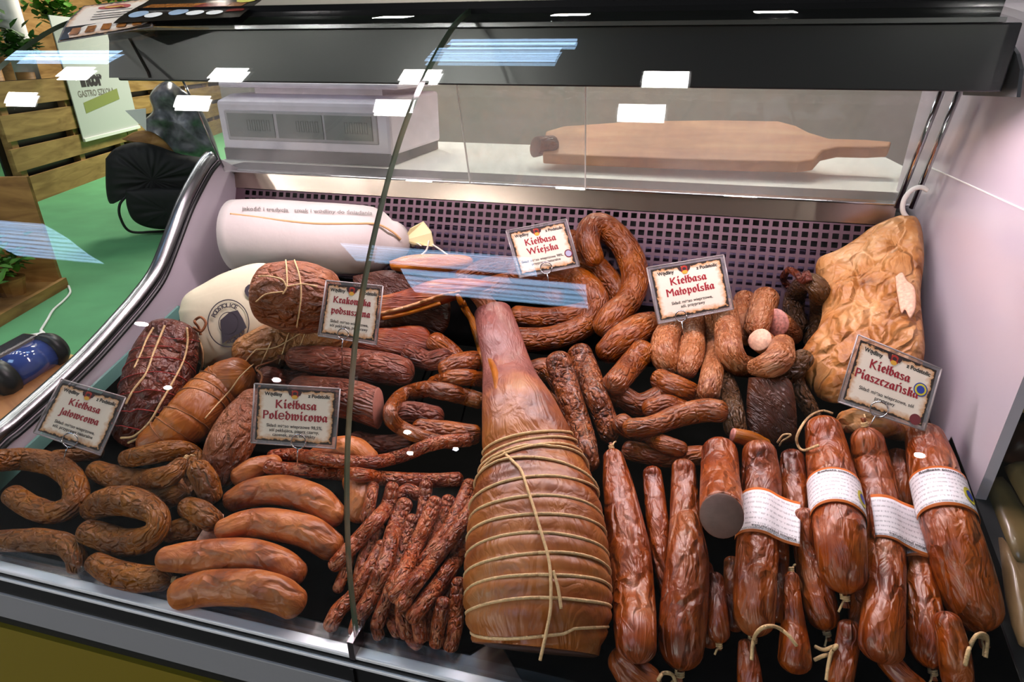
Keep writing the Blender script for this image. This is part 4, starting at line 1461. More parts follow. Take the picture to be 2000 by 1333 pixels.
S('sausage', M['malo'], [(1516, 692), (1500, 677), (1484, 664)], [20, 22, 23], 'pale slanted cut end in the middle of the bunch', ends=('round', 'cut'), cut=M['cut_pale'], cutn=vd * .6 + np.array([-.45, -.1, .35]), pitch=.03)
# small crossed ring
S('sausage', M['country'], [(1214, 828), (1240, 846), (1288, 866), (1330, 878)], [21, 21, 19, 16], 'lower arm of the crossed sausages above the long smooth ones')
S('sausage', M['country'], [(1230, 836), (1275, 832), (1322, 814), (1375, 802), (1405, 804)], [18, 20, 22, 23, 22], 'upper arm of the crossed sausages above the long smooth ones')
S('meat_slice', M['rind'], [(1432, 850), (1462, 858), (1495, 868)], [14, 17, 12], 'small orange meat piece with pale cut end above the labelled sausages', 'smoked meat',
  ends=('cut', 'round'), cut=M['cut_pink'])

# ------------------------------------------------------------------ dried krakowska and loop, middle left
d1 = S('dried_sausage', M['dryk'], [(580, 700), (620, 703), (700, 714), (760, 722), (786, 728)], [24, 28, 32, 32, 29], 'long dark wrinkled dried sausage below the Krakowska card',
       ends=('tie', 'round'), tie_mat=M['twine_dark'], amp=.03, fine=.02)
loose([(552, 695), (535, 705), (515, 712), (500, 720), (512, 735), (505, 760)], d1['ob'], M['twine_dark'], .0018, (.004, .015, .006))
vd2 = CAM - deck(745, 800, .06); vd2 /= np.linalg.norm(vd2)
S('dried_sausage', M['dryk'], [(590, 770), (640, 774), (690, 782), (738, 797)], [36, 38, 38, 39], 'thick brown dried sausage with pale slanted cut end behind the pane joint',
  ends=('round', 'cut'), cut=M['cut_brown'], cutn=np.array([.93, .22, .05]))
S('sausage_ring', M['country'], [(935, 783), (900, 772), (860, 764), (825, 762), (785, 775), (764, 800), (768, 824), (800, 845), (840, 858), (880, 866)], [17, 18, 18, 17, 16, 15, 15, 15, 14, 12],
  'thin dark sausage loop left of the ham shank')

# ------------------------------------------------------------------ large ham
HAM = [(962, 610), (976, 660), (988, 705), (998, 750), (1012, 795), (1024, 840), (1036, 890), (1044, 950), (1047, 1020), (1049, 1090), (1050, 1150), (1052, 1198), (1054, 1240), (1056, 1270)]
HR = [36, 42, 46, 56, 72, 84, 98, 118, 134, 142, 146, 144, 134, 112]
ham = S('smoked_ham_leg', M['hamleg'], HAM, HR, 'huge smoked ham leg with shank, tied with twine, in the middle of the case', 'ham', ends=('round', 'cut'), cut=M['brown_dark'], cutn=np.array([.12, -.85, -.62]), amp=.035, freq=10, seg=48, capk=.3, s=.8, flat=.7, grooves=(.40, .43, .46, .495, .53, .57, .625, .675, .73, .785, .835, .885, .94))
mb = MB()
for fr, tl, ph, wb in ((.40, .012, 0, .002), (.425, .01, .8, .002), (.46, .012, 1.2, .0015), (.495, .02, 2.6, .001), (.53, -.02, 1.2, .001), (.57, .02, .9, .001), (.625, .012, .3, .002), (.675, .012, .5, .002), (.73, .01, .2, .003), (.785, .012, 1, .002),
                       (.835, .008, .4, .003), (.885, .01, .2, .004), (.94, .008, .5, .003)):
    mb.tube(ring_twine(ham, fr, tl, ph, .0012, .0013, wb), .0016, 6)
mb.build('twine', M['twine'], ham['ob'], smooth=True)
strings([[(985, 885), (1000, 900), (1018, 920), (1032, 960), (1045, 1000), (1060, 1050), (1070, 1085), (1075, 1120), (1076, 1170), (1074, 1200), (1064, 1250), (1055, 1290)],
         [(1080, 1115), (1090, 1150), (1096, 1190)], [(957, 868), (966, 900), (985, 885), (950, 908)]], ham['ob'], M['twine'], .0018, .0016)
for tp, nm in (([(905, 590), (918, 620), (932, 660), (945, 710), (950, 760), (948, 790)], 'tendon'), ([(893, 575), (905, 600), (925, 630), (940, 660)], 'tendon'), ([(948, 640), (955, 690), (968, 730), (972, 770)], 'tendon')):
    mb = MB(); mb.tube(drape(tp, -.002), [.004 + .0025 * math.sin(math.pi * q / max(1, len(tp) * 10 - 10)) for q in range((len(tp) - 1) * 10 + 1)], 8); mb.build(nm, M['rind'], ham['ob'], smooth=True)
mb = MB(); mb.tube([at_t(x, y, t_) for (x, y), t_ in zip(catmull([(905, 560), (925, 572), (945, 590), (960, 612)], 6), np.linspace(1, 1, 19) * (np.linalg.norm(ham['P'][0] - CAM) / np.linalg.norm(ray(962, 610))))], [.006 + .0008 * q for q in range(19)], 10)
mb.build('hock_end', M['redham'], ham['ob'], smooth=True)

# ------------------------------------------------------------------ long smooth sausages at the right
K = M['krak']
KL = {}
def big(key, pts, r, label, ends=('round', 'tie'), **kw):
    KL[key] = S('long_sausage', K, pts, r, label, 'sausage', ends=ends, amp=.035, freq=22, fine=.02, **kw)
    return KL[key]


big('u1', [(1215, 1290), (1235, 1315), (1262, 1335)], [30, 34, 34], 'dark sausage end lying across beneath the leftmost long sausage', ends=('round', 'round'))
big('u2', [(1458, 1262), (1462, 1300), (1466, 1345)], [16, 22, 24], 'slim sausage end in the gap under the string loop')
big('L6', [(1548, 895), (1549, 950), (1556, 1005), (1566, 1060)], [22, 26, 26, 24], 'half hidden reddish sausage behind the front labelled one')
big('L14', [(1752, 892), (1760, 935), (1768, 980)], [20, 22, 22], 'dark sausage sunk between the two rear labelled ones')
big('L13', [(1397, 1130), (1400, 1180), (1403, 1235)], [15, 19, 22], 'small dark sausage below the grey cut face')
big('L15', [(1430, 1100), (1432, 1160), (1436, 1220)], [16, 18, 18], 'dim brown sausage squeezed left of the sausage with the spread label', ends=('round', 'round'))
big('L2', [(1274, 925), (1281, 990), (1288, 1060), (1297, 1130), (1304, 1175)], [18, 21, 21, 16, 10], 'slim pinkish sausage second from the ham')
big('L12', [(1546, 1130), (1548, 1190), (1551, 1250), (1552, 1290)], [14, 19, 27, 31], 'pear shaped sausage right of the string loop', ends=('tie', 'round'))
big('L7', [(1572, 1010), (1580, 1075), (1592, 1140), (1606, 1200)], [22, 28, 31, 32], 'orange sausage with bow of twine at its lower end')
big('L11', [(1780, 1010), (1790, 1080), (1800, 1150), (1810, 1225), (1816, 1270)], [24, 26, 29, 34, 36], 'wrinkled sausage low between the two rightmost ones')
big('L16', [(1850, 1215), (1862, 1270), (1870, 1330)], [24, 28, 28], 'dark sausage in the lower right corner under the rightmost one')
big('L1', [(1198, 895), (1208, 950), (1218, 1010), (1229, 1080), (1236, 1150), (1240, 1220), (1243, 1262)], [20, 30, 36, 41, 41, 42, 40], 'leftmost long smooth sausage, right beside the tied ham', ends=('tie', 'round'))
big('L3', [(1335, 915), (1337, 970), (1339, 1030), (1343, 1090), (1338, 1160), (1332, 1230), (1330, 1265)], [23, 27, 31, 40, 45, 47, 44], 'long sausage widening downwards, third from the ham')
big('L5', [(1483, 885), (1486, 940), (1484, 1000), (1479, 1070), (1475, 1140), (1472, 1205)], [32, 37, 38, 39, 40, 39], 'long sausage wearing a label spread out to its right')
big('L9', [(1694, 862), (1706, 930), (1718, 1000), (1727, 1080), (1728, 1160), (1723, 1230), (1721, 1262)], [30, 36, 37, 36, 36, 40, 41], 'purplish wrinkled sausage with a flat white label', ends=('tie', 'round'))
vd3 = CAM - deck(1408, 1010, .09); vd3 /= np.linalg.norm(vd3)
big('L4', [(1405, 885), (1406, 930), (1408, 975), (1409, 1008)], [34, 37, 40, 42], 'short thick sausage with round grey brown cut face', ends=('round', 'cut'), cut=M['cut_grey'], cutn=vd3 * .7 + np.array([0, -.55, .1]), pitch=.07)
big('L10', [(1806, 855), (1824, 920), (1846, 1000), (1870, 1080), (1890, 1150), (1900, 1185)], [34, 43, 47, 51, 52, 50], 'rightmost labelled sausage against the white side panel')
big('L8', [(1608, 838), (1618, 895), (1629, 960), (1638, 1030), (1643, 1085), (1646, 1118)], [33, 40, 45, 47, 45, 43], 'front labelled sausage lying on top of the pile')


def label_band(info, f0, f1, a0, a1, flap=0.0, scale=1.035, name='paper_label'):
    P, R = info['P'], info['R']
    T, U, V = frames(P)
    n = len(P)
    na, nl = 34, 6
    v, uv, f = [], [], []
    for j in range(nl + 1):
        x = min((f0 + (f1 - f0) * j / nl) * (n - 1), n - 1.001)
        i = int(x); w = x - i
        c = P[i] * (1 - w) + P[i + 1] * w
        rr = (R[i] * (1 - w) + R[i + 1] * w) * scale + .0012
        L_ = rr * math.radians(abs(a1 - a0)) + flap
        for k_ in range(na + 1):
            s_ = L_ * k_ / na
            arc = min(s_, rr * math.radians(abs(a1 - a0)))
            a = math.radians(a0) - arc / rr
            p = c + rr * (math.cos(a) * U[i] + math.sin(a) * V[i])
            ex = s_ - arc
            if ex > 0:
                tg = math.sin(a) * U[i] - math.cos(a) * V[i]
                p = p + tg * ex + U[i] * (.10 * ex + .25 * ex * ex / max(flap, 1e-4))
            v.append(p); uv.append((1 - k_ / na, j / nl))
    for j in range(nl):
        for k_ in range(na):
            a = j * (na + 1) + k_
            f.append((a, a + 1, a + na + 2, a + na + 1))
    o = mesh_ob(name, v, f, M['label'], info['ob'], uvs=uv)
    so = o.modifiers.new('paper', 'SOLIDIFY'); so.thickness = .0005; so.offset = 1
    def mp(u, w_, h):
        kx, jx = min(max(u, 0), .999) * na, min(max(w_, 0), .999) * nl
        k0, j0 = int(kx), int(jx)
        a = np.array(v[j0 * (na + 1) + k0]); b_ = np.array(v[j0 * (na + 1) + k0 + 1]); c = np.array(v[(j0 + 1) * (na + 1) + k0])
        nn = np.cross(b_ - a, c - a); nn /= np.linalg.norm(nn)
        if nn @ (CAM - a) < 0: nn = -nn
        return a + (b_ - a) * (kx - k0) + (c - a) * (jx - j0) + nn * h
    return o, mp


def seal(mp, o, u, w_, ru, rw):
    s_ = flat_part([disc2(u, w_, ru, rw, 18)], mp, .0009, 'round_seal', M['seal_yellow'], o)
    flat_part([disc2(u, w_, ru * .6, rw * .6, 18)], mp, .0013, 'seal_centre', M['seal_blue'], o)


def label_text(mp, o, body, u0, u1, w0, w1, flip=False):
    v, f = text_geo(body, 1.0, bold=.02)
    mnx, mxx, mny, mxy = v[:, 0].min(), v[:, 0].max(), v[:, 1].min(), v[:, 1].max()
    out = []
    for x, y in v:
        a, c = (x - mnx) / (mxx - mnx), (y - mny) / (mxy - mny)
        if flip: a, c = 1 - a, 1 - c
        out.append(mp(u0 + (u1 - u0) * a, w1 + (w0 - w1) * c, .0009))
    mb = MB(); mb.add(out, f)
    mb.build('label_lettering', M['ink_black'], o)


o, mp = label_band(KL['L8'], .40, .66, 105, -105)
seal(mp, o, .70, .62, .07, .2)
label_text(mp, o, 'Kiełbasa piaszczańska', .25, .75, .08, .17)
o, mp = label_band(KL['L10'], .27, .50, 105, -105)
seal(mp, o, .66, .62, .07, .2)
label_text(mp, o, 'Kiełbasa piaszczańska', .22, .75, .08, .17)
o, mp = label_band(KL['L5'], .31, .56, 100, -25, .032)
label_text(mp, o, 'Kiełbasa piaszczańska', .35, .95, .82, .91, True)
o, mp = label_band(KL['L9'], .325, .54, 50, -20, .040)
label_text(mp, o, 'Kiełbasa piaszczańska', .2, .92, .82, .91, True)
o, mp = label_band(KL['L11'], .04, .36, 60, -60, .0)
seal(mp, o, .62, .5, .1, .2)
# strings at the lower ends
loose([(1468, 1290), (1470, 1262), (1476, 1240), (1492, 1226), (1515, 1225), (1538, 1240), (1556, 1262)], KL['L5']['ob'], M['twine'], .002, (.006, .03, .008))
loose([(1614, 1330), (1618, 1300), (1624, 1275), (1634, 1262), (1610, 1270), (1592, 1264)], KL['L7']['ob'], M['twine'], .002, (.006, .02, .006))
loose([(1590, 1290), (1608, 1282), (1624, 1278)], KL['L7']['ob'], M['twine'], .002, (.006, .012, .006))
loose([(1885, 1300), (1895, 1262), (1910, 1240), (1928, 1245), (1925, 1285)], KL['L10']['ob'], M['twine'], .002, (.006, .02, .006))
loose([(1600, 870), (1568, 880), (1556, 862), (1562, 840), (1580, 815), (1605, 803), (1626, 808)], KL['L8']['ob'], M['twine'], .0018, (.008, .02, .008))
loose([(1285, 1330), (1295, 1316), (1312, 1318), (1320, 1333)], KL['L3']['ob'], M['twine'], .002, (.006, .02, .006))
loose([(1518, 865), (1530, 850), (1545, 850), (1528, 862), (1522, 872)], KL['L5']['ob'], M['twine'], .0012, (.004, .012, .004))

# ------------------------------------------------------------------ left front: juniper and loin sausages
J, LO = M['juniper'], M['loin']
S('sausage', J, [(110, 893), (150, 890), (190, 885)], 14, 'dark sausage lying below the Jałowcowa card pin')
S('sausage', J, [(-10, 1058), (30, 1056), (75, 1056), (125, 1064), (146, 1086), (150, 1108)], [20, 22, 23, 22, 20, 17], 'dark sausage lying on the mat in the lower left corner', amp=.06)
S('sausage', J, [(186, 1100), (220, 1118), (265, 1130), (315, 1132)], [20, 25, 26, 23], 'dusky sausage under the open ring near the front rail', ends=('round', 'tie'), amp=.05)
S('sausage', J, [(352, 925), (360, 945), (366, 965)], 17, 'small dark link squeezed left of the pork loin')
S('sausage', J, [(388, 918), (402, 942), (412, 968)], [22, 24, 22], 'plump link standing upright left of the pork loin')
S('sausage', J, [(332, 1040), (362, 1033), (392, 1032)], [20, 22, 20], 'olive link end behind the pale cut tip')
S('sausage', J, [(368, 992), (392, 1001), (414, 1018)], [21, 23, 22], 'reddish link end left of the thick orange sausages')
S('sausage', J, [(262, 985), (300, 976), (345, 966)], [20, 24, 22], 'link with blunt right end above the open ring')
S('sausage_ring', J, [(250, 896), (290, 888), (335, 880), (368, 884), (382, 902), (372, 920)], [18, 20, 20, 19, 18, 14], 'bent yellowish sausage lying left of the orange tied ham')
S('sausage', J, [(188, 920), (232, 934), (285, 940), (330, 930), (352, 908)], [20, 23, 24, 22, 15], 'curved sausage below the bent yellowish one', ends=('round', 'tie'), amp=.04)
S('sausage_ring', J, [(-40, 905), (0, 900), (55, 898), (102, 908), (136, 930), (150, 962), (138, 990), (102, 1002), (60, 990), (25, 968)], [22, 22, 22, 22, 22, 23, 22, 22, 22, 20],
  'dark wrinkled sausage ring at the far left', amp=.06, fine=.03)
S('sausage_ring', J, [(172, 1052 - 12), (200, 1048), (240, 1060), (280, 1056), (306, 1036), (308, 1008), (280, 988), (240, 978), (200, 984), (180, 996)], [24, 26, 27, 26, 22, 22, 27, 29, 28, 22],
  'open sausage ring curled into two arms beside the far left ring', amp=.04)
S('sausage', LO, [(690, 940), (702, 970), (700, 1005)], [22, 25, 22], 'dark brown sausage end right behind the pane joint')
S('sausage', LO, [(610, 905), (650, 884), (690, 882), (718, 900)], [24, 28, 29, 24], 'orange sausage behind the two crosswise kabanos sticks')
S('sausage', LO, [(468, 932), (500, 916), (535, 908)], [20, 23, 20], 'orange sausage end below the Polędwicowa card')
S('sausage', LO, [(455, 978), (490, 964), (535, 957), (580, 964), (624, 982), (652, 1008)], [22, 27, 29, 30, 29, 26], 'thick orange sausage, topmost of the stack near the pane joint', amp=.05)
S('sausage', LO, [(402, 1056), (400, 1064), (420, 1074)], 16, 'small sausage tip with pale pink cut face', ends=('cut', 'round'), cut=M['cut_pale'],
  cutn=(CAM - deck(400, 1046, .04)))
S('sausage', LO, [(438, 1036), (470, 1027), (512, 1023), (565, 1030), (612, 1044), (646, 1068)], [22, 27, 30, 31, 31, 28], 'thick orange sausage, second from the top of the stack', amp=.05)
S('sausage', LO, [(325, 1092), (360, 1090), (410, 1088), (470, 1086), (520, 1094), (555, 1108), (574, 1122)], [24, 29, 33, 34, 33, 31, 28], 'thick orange sausage, second from the front rail', amp=.04)
S('sausage', LO, [(356, 1160), (395, 1151), (445, 1148), (500, 1150), (545, 1162), (572, 1178)], [31, 34, 35, 35, 34, 31], 'thick orange sausage nearest the front rail', amp=.04)

# ------------------------------------------------------------------ kabanos sticks
KB = M['kaban']
G_K = 'kabanos sticks beside the ham'
def kab(pts, r, label):
    return S('kabanos', KB, pts, np.asarray(r, float) * 1.2 if not np.isscalar(r) else r * 1.2, label, 'kabanos', group='kabanos sticks', amp=.03, freq=14, fine=.015, seg=14)


kab([(728, 952), (722, 985), (714, 1012)], 10, 'faint kabanos end in shadow behind the first bent stick')
kab([(776, 972), (796, 958), (815, 966)], 11, 'short bent kabanos end under the crosswise sticks')
kab([(832, 948), (829, 985), (824, 1012)], 11, 'kabanos end half hidden under the right end of the crosswise sticks')
kab([(738, 1030), (724, 1062), (710, 1098), (702, 1135)], 12, 'shadowed kabanos under the leftmost bent stick')
kab([(742, 1196), (735, 1222), (740, 1242)], 10, 'small curled kabanos tip close to the front rail')
kab([(798, 1222), (804, 1248), (816, 1258)], 11, 'curled kabanos tip lowest in the bundle')
kab([(876, 978), (862, 1014), (846, 1052), (838, 1075)], 12, 'kabanos running under the fan, third from the ham at the top')
kab([(884, 1136), (870, 1180), (858, 1232)], 11, 'kabanos in shadow left of the last one at the ham')
kab([(854, 1180), (842, 1212), (832, 1240)], 12, 'short kabanos end low in the middle of the fan')
kab([(896, 1140), (891, 1185), (889, 1225), (880, 1262)], 13, 'lowest kabanos lying along the ham')
kab([(770, 1148), (764, 1182), (768, 1214), (778, 1234)], 12, 'bent kabanos tip between the two straight ones low in the fan')
kab([(786, 1180), (786, 1210), (794, 1238)], 12, 'short kabanos tip tucked under the long ones by the rail')
kab([(720, 1176), (702, 1208), (694, 1232)], 12, 'kabanos tip low at the front right of the pane joint')
kab([(826, 1182), (818, 1214), (822, 1246)], 12, 'kabanos tip low in the fan, reaching furthest down beside the curled tip')
kab([(866, 1178), (856, 1220), (852, 1256)], 12, 'kabanos tip lying low left of the one along the ham')
kab([(806, 1016), (794, 1046), (782, 1084), (770, 1120), (760, 1160), (748, 1190), (738, 1218)], 12, 'kabanos with smooth tan upper tip')
kab([(748, 1068), (728, 1104), (708, 1140), (688, 1168), (662, 1192), (646, 1222)], 13, 'kabanos reaching lowest at the left front')
kab([(790, 986), (770, 1034), (758, 1078), (742, 1122), (726, 1166), (706, 1198)], 14, 'straight kabanos right of the leftmost bent stick')
kab([(850, 982), (832, 1022), (812, 1068), (792, 1110), (768, 1150)], 13, 'kabanos in the middle of the fan, left of the long ones')
kab([(918, 948), (902, 984), (880, 1028), (846, 1076), (816, 1112), (786, 1150), (772, 1166)], 13, 'long kabanos reaching up beside the ham top, left one')
kab([(942, 962), (920, 998), (894, 1034), (866, 1070), (836, 1108), (806, 1148), (786, 1182)], 13, 'long kabanos reaching up beside the ham top, right one')
kab([(922, 1030), (908, 1062), (884, 1104), (858, 1142), (828, 1178), (808, 1206)], 14, 'long kabanos nearest the ham side')
kab([(766, 952), (757, 990), (732, 1020), (706, 1048), (682, 1074), (654, 1104)], [11, 13, 13, 13, 13, 12], 'leftmost bent kabanos crossing behind the pane joint')
kab([(532, 892), (560, 889), (600, 892), (650, 900), (700, 904), (740, 902), (790, 889), (830, 873), (870, 863), (915, 860)], 11, 'upper one of two kabanos sticks lying crosswise')
kab([(526, 912), (560, 918), (620, 921), (690, 927), (760, 936), (840, 939), (894, 937)], 12, 'lower one of two kabanos sticks lying crosswise')

# ------------------------------------------------------------------ price cards
M['clear'] = glass_mat('clear_card_sleeve', refl=.9, haze=.55, haze_col=(.55, .5, .52))


def card(corners, title, small, label, px_ring, seal_at=None, stamp=None, lift=.014, nmix=.5, body=None, aspect=1.4, ts=.17, t_over=None):
    C4 = np.array(corners, float)  # TL TR BR BL
    ts_ = []
    for u in np.linspace(0, 1, 7):
        for w_ in np.linspace(0, 1, 7):
            q = (C4[0] * (1 - u) + C4[1] * u) * (1 - w_) + (C4[3] * (1 - u) + C4[2] * u) * w_
            ts_.append((surface_t(*q), w_))
    cx, cy = C4.mean(0)
    vdir = CAM - deck(cx, cy, .08); vdir /= np.linalg.norm(vdir)
    n = vdir * nmix + np.array([0, -.9, .42]) * (1 - nmix); n /= np.linalg.norm(n)
    # nearest position that keeps the whole card clear of the goods
    best = None
    t0 = min(t for t, _ in ts_) if t_over is None else t_over
    p0 = CAM + ray(cx, cy) * (t0 + .05)
    for _ in range(60):
        clear = True
        k_ = 0
        for u in np.linspace(0, 1, 7):
            for w_ in np.linspace(0, 1, 7):
                q = (C4[0] * (1 - u) + C4[1] * u) * (1 - w_) + (C4[3] * (1 - u) + C4[2] * u) * w_
                d = ray(*q)
                t = ((p0 - CAM) @ n) / (d @ n)
                if t > ts_[k_][0] - .003:
                    clear = False
                k_ += 1
        if clear: break
        p0 = p0 - ray(cx, cy) * .003
    c3 = [on_plane(x, y, n, p0) for x, y in C4]
    TL, TR, BR, BL = c3

    def mp(x, y, h):
        return (BL * (1 - x) + BR * x) * (1 - y) + (TL * (1 - x) + TR * x) * y + n * h

    root = mesh_ob('price_card', [mp(x, y, h) for h in (-.0016, -.0004) for x, y in ((0, 0), (1, 0), (1, 1), (0, 1))],
                   [(3, 2, 1, 0), (4, 5, 6, 7), (0, 1, 5, 4), (1, 2, 6, 5), (2, 3, 7, 6), (3, 0, 4, 7)], M['clear'], smooth=False)
    tag(root, label, 'price card')
    rim = MB()
    for a, c in (((0, 0), (1, 0)), ((1, 0), (1, 1)), ((1, 1), (0, 1)), ((0, 1), (0, 0))):
        rim.tube([mp(*a, -.0006), mp(*c, -.0006)], .0011, 6)
    rim.build('sleeve_rim', M['sleeve'], root, smooth=True)
    ix, iy = .045, .055
    pv = [mp(x, y, .0003) for x, y in ((ix, iy), (1 - ix, iy), (1 - ix, 1 - iy), (ix, 1 - iy))]
    mesh_ob('parchment_insert', pv, [(0, 1, 2, 3)], M['parch'], root, uvs=[(0, 0), (1, 0), (1, 1), (0, 1)], smooth=False)

    def mt(x, y, h): return mp(.5 + x / aspect, .5 + y, h)
    text_part('Wędliny', mt, -.27 * aspect, .345, .084, .0006, 'header_lettering', M['ink_black'], root, bold=.003, spacing=1.0)
    text_part('z Podstolic', mt, .265 * aspect, .345, .084, .0006, 'header_lettering', M['ink_black'], root, bold=.003, spacing=1.0)
    em = flat_part([disc2(-.03, .36, .075, .07)], mt, .0006, 'emblem', M['em_red'], root)
    flat_part([[(-.15, .40), (-.09, .425), (-.08, .34), (-.12, .34)], [(.09, .40), (.03, .425), (.02, .34), (.06, .34)], disc2(-.03, .372, .036, .026)], mt, .0008, 'emblem_wings', M['em_dark'], em)
    flat_part([disc2(-.03, .312, .05, .034)], mt, .0009, 'emblem_crest', M['em_yellow'], em)
    for i, tx in enumerate(title):
        tv_, tf_ = text_geo(blackletter(tx), ts * 1.1)
        mb = MB()
        for sh_ in (-.004, .004):
            mb.add([mt((0 if seal_at is None else -.05) + x + sh_, .175 - i * .19 + y, .0006 + sh_ * .01) for x, y in tv_], tf_)
        mb.build('title_lettering', M['ink_red'], root)
    text_part(small, mt, 0, -.24 if small.count('\n') < 2 else -.26, .075, .0006, 'ingredient_lettering', M['ink_black'], root, bold=.001, line=1.0)
    if seal_at:
        s_ = flat_part([disc2(seal_at[0], seal_at[1], .105, .105, 24)], mt, .0006, 'round_seal', M['seal_blue'], root)
        flat_part([disc2(seal_at[0], seal_at[1], .088, .088, 24)], mt, .0008, 'seal_ring', M['seal_yellow'], s_)
        flat_part([disc2(seal_at[0], seal_at[1], .06, .06, 24)], mt, .0010, 'seal_centre', M['seal_blue'], s_)
    if stamp:
        s_ = flat_part([disc2(stamp[0], stamp[1], .085, .085, 20)], mt, .0007, 'round_stamp', plain('stamp_rim', (112, 36, 44), .5), root)
        if len(stamp) > 2:
            flat_part([disc2(stamp[0], stamp[1], .062, .062, 20)], mt, .0009, 'stamp_centre', plain('stamp_pale', (170, 168, 196), .5), s_)
    rg = MB()
    c = np.array(on_plane(px_ring[0], px_ring[1], n, p0)) + n * .003
    ux = (TR - TL) / np.linalg.norm(TR - TL); uy = np.cross(n, ux)
    rr = px_ring[2] / F_PX * np.linalg.norm((c - CAM)) * .93
    rg.tube([c + rr * (math.cos(a) * ux + math.sin(a) * uy) + n * .0015 * math.sin(a) for a in np.linspace(0.0, 2 * math.pi, 33)], .0010, 6)
    rg.build('holder_ring', M['chrome'], root, smooth=True)
    pn = MB()
    pn.tube([c - uy * rr, c - uy * (rr + .012) - n * .002, c - uy * (rr + .04) - n * .012], .0009, 6)
    pn.build('holder_pin', M['chrome'], root, smooth=True)
    return root


card([(119, 741), (245, 777), (196, 890), (65, 845)], ['Kiełbasa', 'Jałowcowa'], 'Skład: mięso wieprzowe,\nsól, przyprawy naturalne', 'price card reading Kiełbasa Jałowcowa, standing at the far left', (139, 860, 12), aspect=1.25, ts=.16)
card([(637, 548), (748, 559), (735, 674), (621, 656)], ['Krakowska', 'podsuszana'], 'Skład: mięso wieprzowe,\nsól peklująca, przyprawy', 'price card reading Krakowska podsuszana, crossed by the pane joint', (671, 653, 11), aspect=1.15, ts=.155)
card([(497, 750), (664, 760), (655, 877), (490, 865)], ['Kiełbasa', 'Polędwicowa'], 'Skład: mięso wieprzowe 98,5%,\nsól peklująca, pieprz czarny,\nczosnek, zioła, ekstrakty', 'price card reading Kiełbasa Polędwicowa, above the crosswise kabanos', (584, 863, 14), aspect=1.45, ts=.19)
card([(988, 451), (1106, 428), (1132, 520), (1014, 543)], ['Kiełbasa', 'Wiejska'], 'Skład: mięso wieprzowe 98%, sól,\nprzyprawy naturalne', 'price card reading Kiełbasa Wiejska, in front of the perforated panel', (1067, 524, 12), stamp=(.5, -.2, 1), aspect=1.3, ts=.18)
card([(1263, 523), (1413, 498), (1433, 604), (1285, 633)], ['Kiełbasa', 'Małopolska'], 'Skład: mięso wieprzowe,\nsól, przyprawy', 'price card reading Kiełbasa Małopolska, brightest one on the right half', (1330, 618, 11), aspect=1.4, ts=.18)
card([(1676, 654), (1839, 721), (1806, 842), (1637, 785)], ['Kiełbasa', 'Piaszczańska'], 'Skład: mięso wieprzowe, sól\nprzyprawy', 'price card reading Kiełbasa Piaszczańska, in front of the pork belly', (1716, 800, 14), seal_at=(.46, .08), stamp=(.5, -.38), aspect=1.35, ts=.175)

# ------------------------------------------------------------------ on the worktop behind
SC_Y = .86
def ps(x, y, yy=SC_Y): return px_Y(x, y, yy)
sx0, sx1 = ps(430, 250)[0], ps(762, 250)[0]
scale = empty('weighing_scale', ((sx0 + sx1) / 2, 1.0, .379))
tag(scale, 'white electronic weighing scale with three grey displays behind the rear glass', 'weighing scale')
zt, zf = ps(600, 200)[2], ps(600, 300)[2]
MB().extrude_x([(SC_Y, zf), (SC_Y, zt), (SC_Y + .05, zt + .012), (SC_Y + .30, zt + .012), (SC_Y + .30, zf)], sx0, sx1).build('housing', M['scale_body'], scale, bevel=.008)
MB().box(sx0 - .01, sx1 + .01, SC_Y + .03, SC_Y + .33, zt + .026, zt + .038).build('weighing_platter', M['scale_body'], scale, bevel=.006)
MB().box(sx0 + .05, sx1 - .05, SC_Y + .08, SC_Y + .28, zt + .010, zt + .026).build('platter_support', M['scale_body'], scale)
MB().box(sx0 + .004, sx1 - .004, SC_Y - .004, SC_Y + .29, .3800, zf + .006).build('base', M['dark_grey'], scale)
fr_ = MB().box(ps(444, 250)[0], ps(738, 250)[0], SC_Y - .003, SC_Y + .002, ps(590, 278)[2], ps(590, 218)[2]).build('display_bezel', plain('scale_bezel', (176, 168, 174), .4), scale, bevel=.003)
for xa, xb in ((450, 538), (545, 632), (637, 728)):
    MB().box(ps(xa, 250)[0], ps(xb, 250)[0], SC_Y - .005, SC_Y - .002, ps(590, 271)[2], ps(590, 224)[2]).build('display_window', M['lcd'], fr_)
    dg_ = MB()
    x0_, x1_ = ps(xa, 250)[0], ps(xb, 250)[0]
    z0_ = ps(590, 258)[2]; z1_ = ps(590, 236)[2]
    for q in range(5):
        xx = x0_ + (x1_ - x0_) * (.42 + .105 * q)
        w_ = (x1_ - x0_) * .07
        dg_.box(xx, xx + w_ * .18, SC_Y - .0056, SC_Y - .005, z0_, z1_)
        dg_.box(xx + w_ * .82, xx + w_, SC_Y - .0056, SC_Y - .005, z0_, z1_)
        dg_.box(xx, xx + w_, SC_Y - .0056, SC_Y - .005, z0_, z0_ + .002)
        dg_.box(xx, xx + w_, SC_Y - .0056, SC_Y - .005, z1_ - .002, z1_)
    dg_.build('display_digits', plain('lcd_digit', (98, 100, 98), .4), fr_)

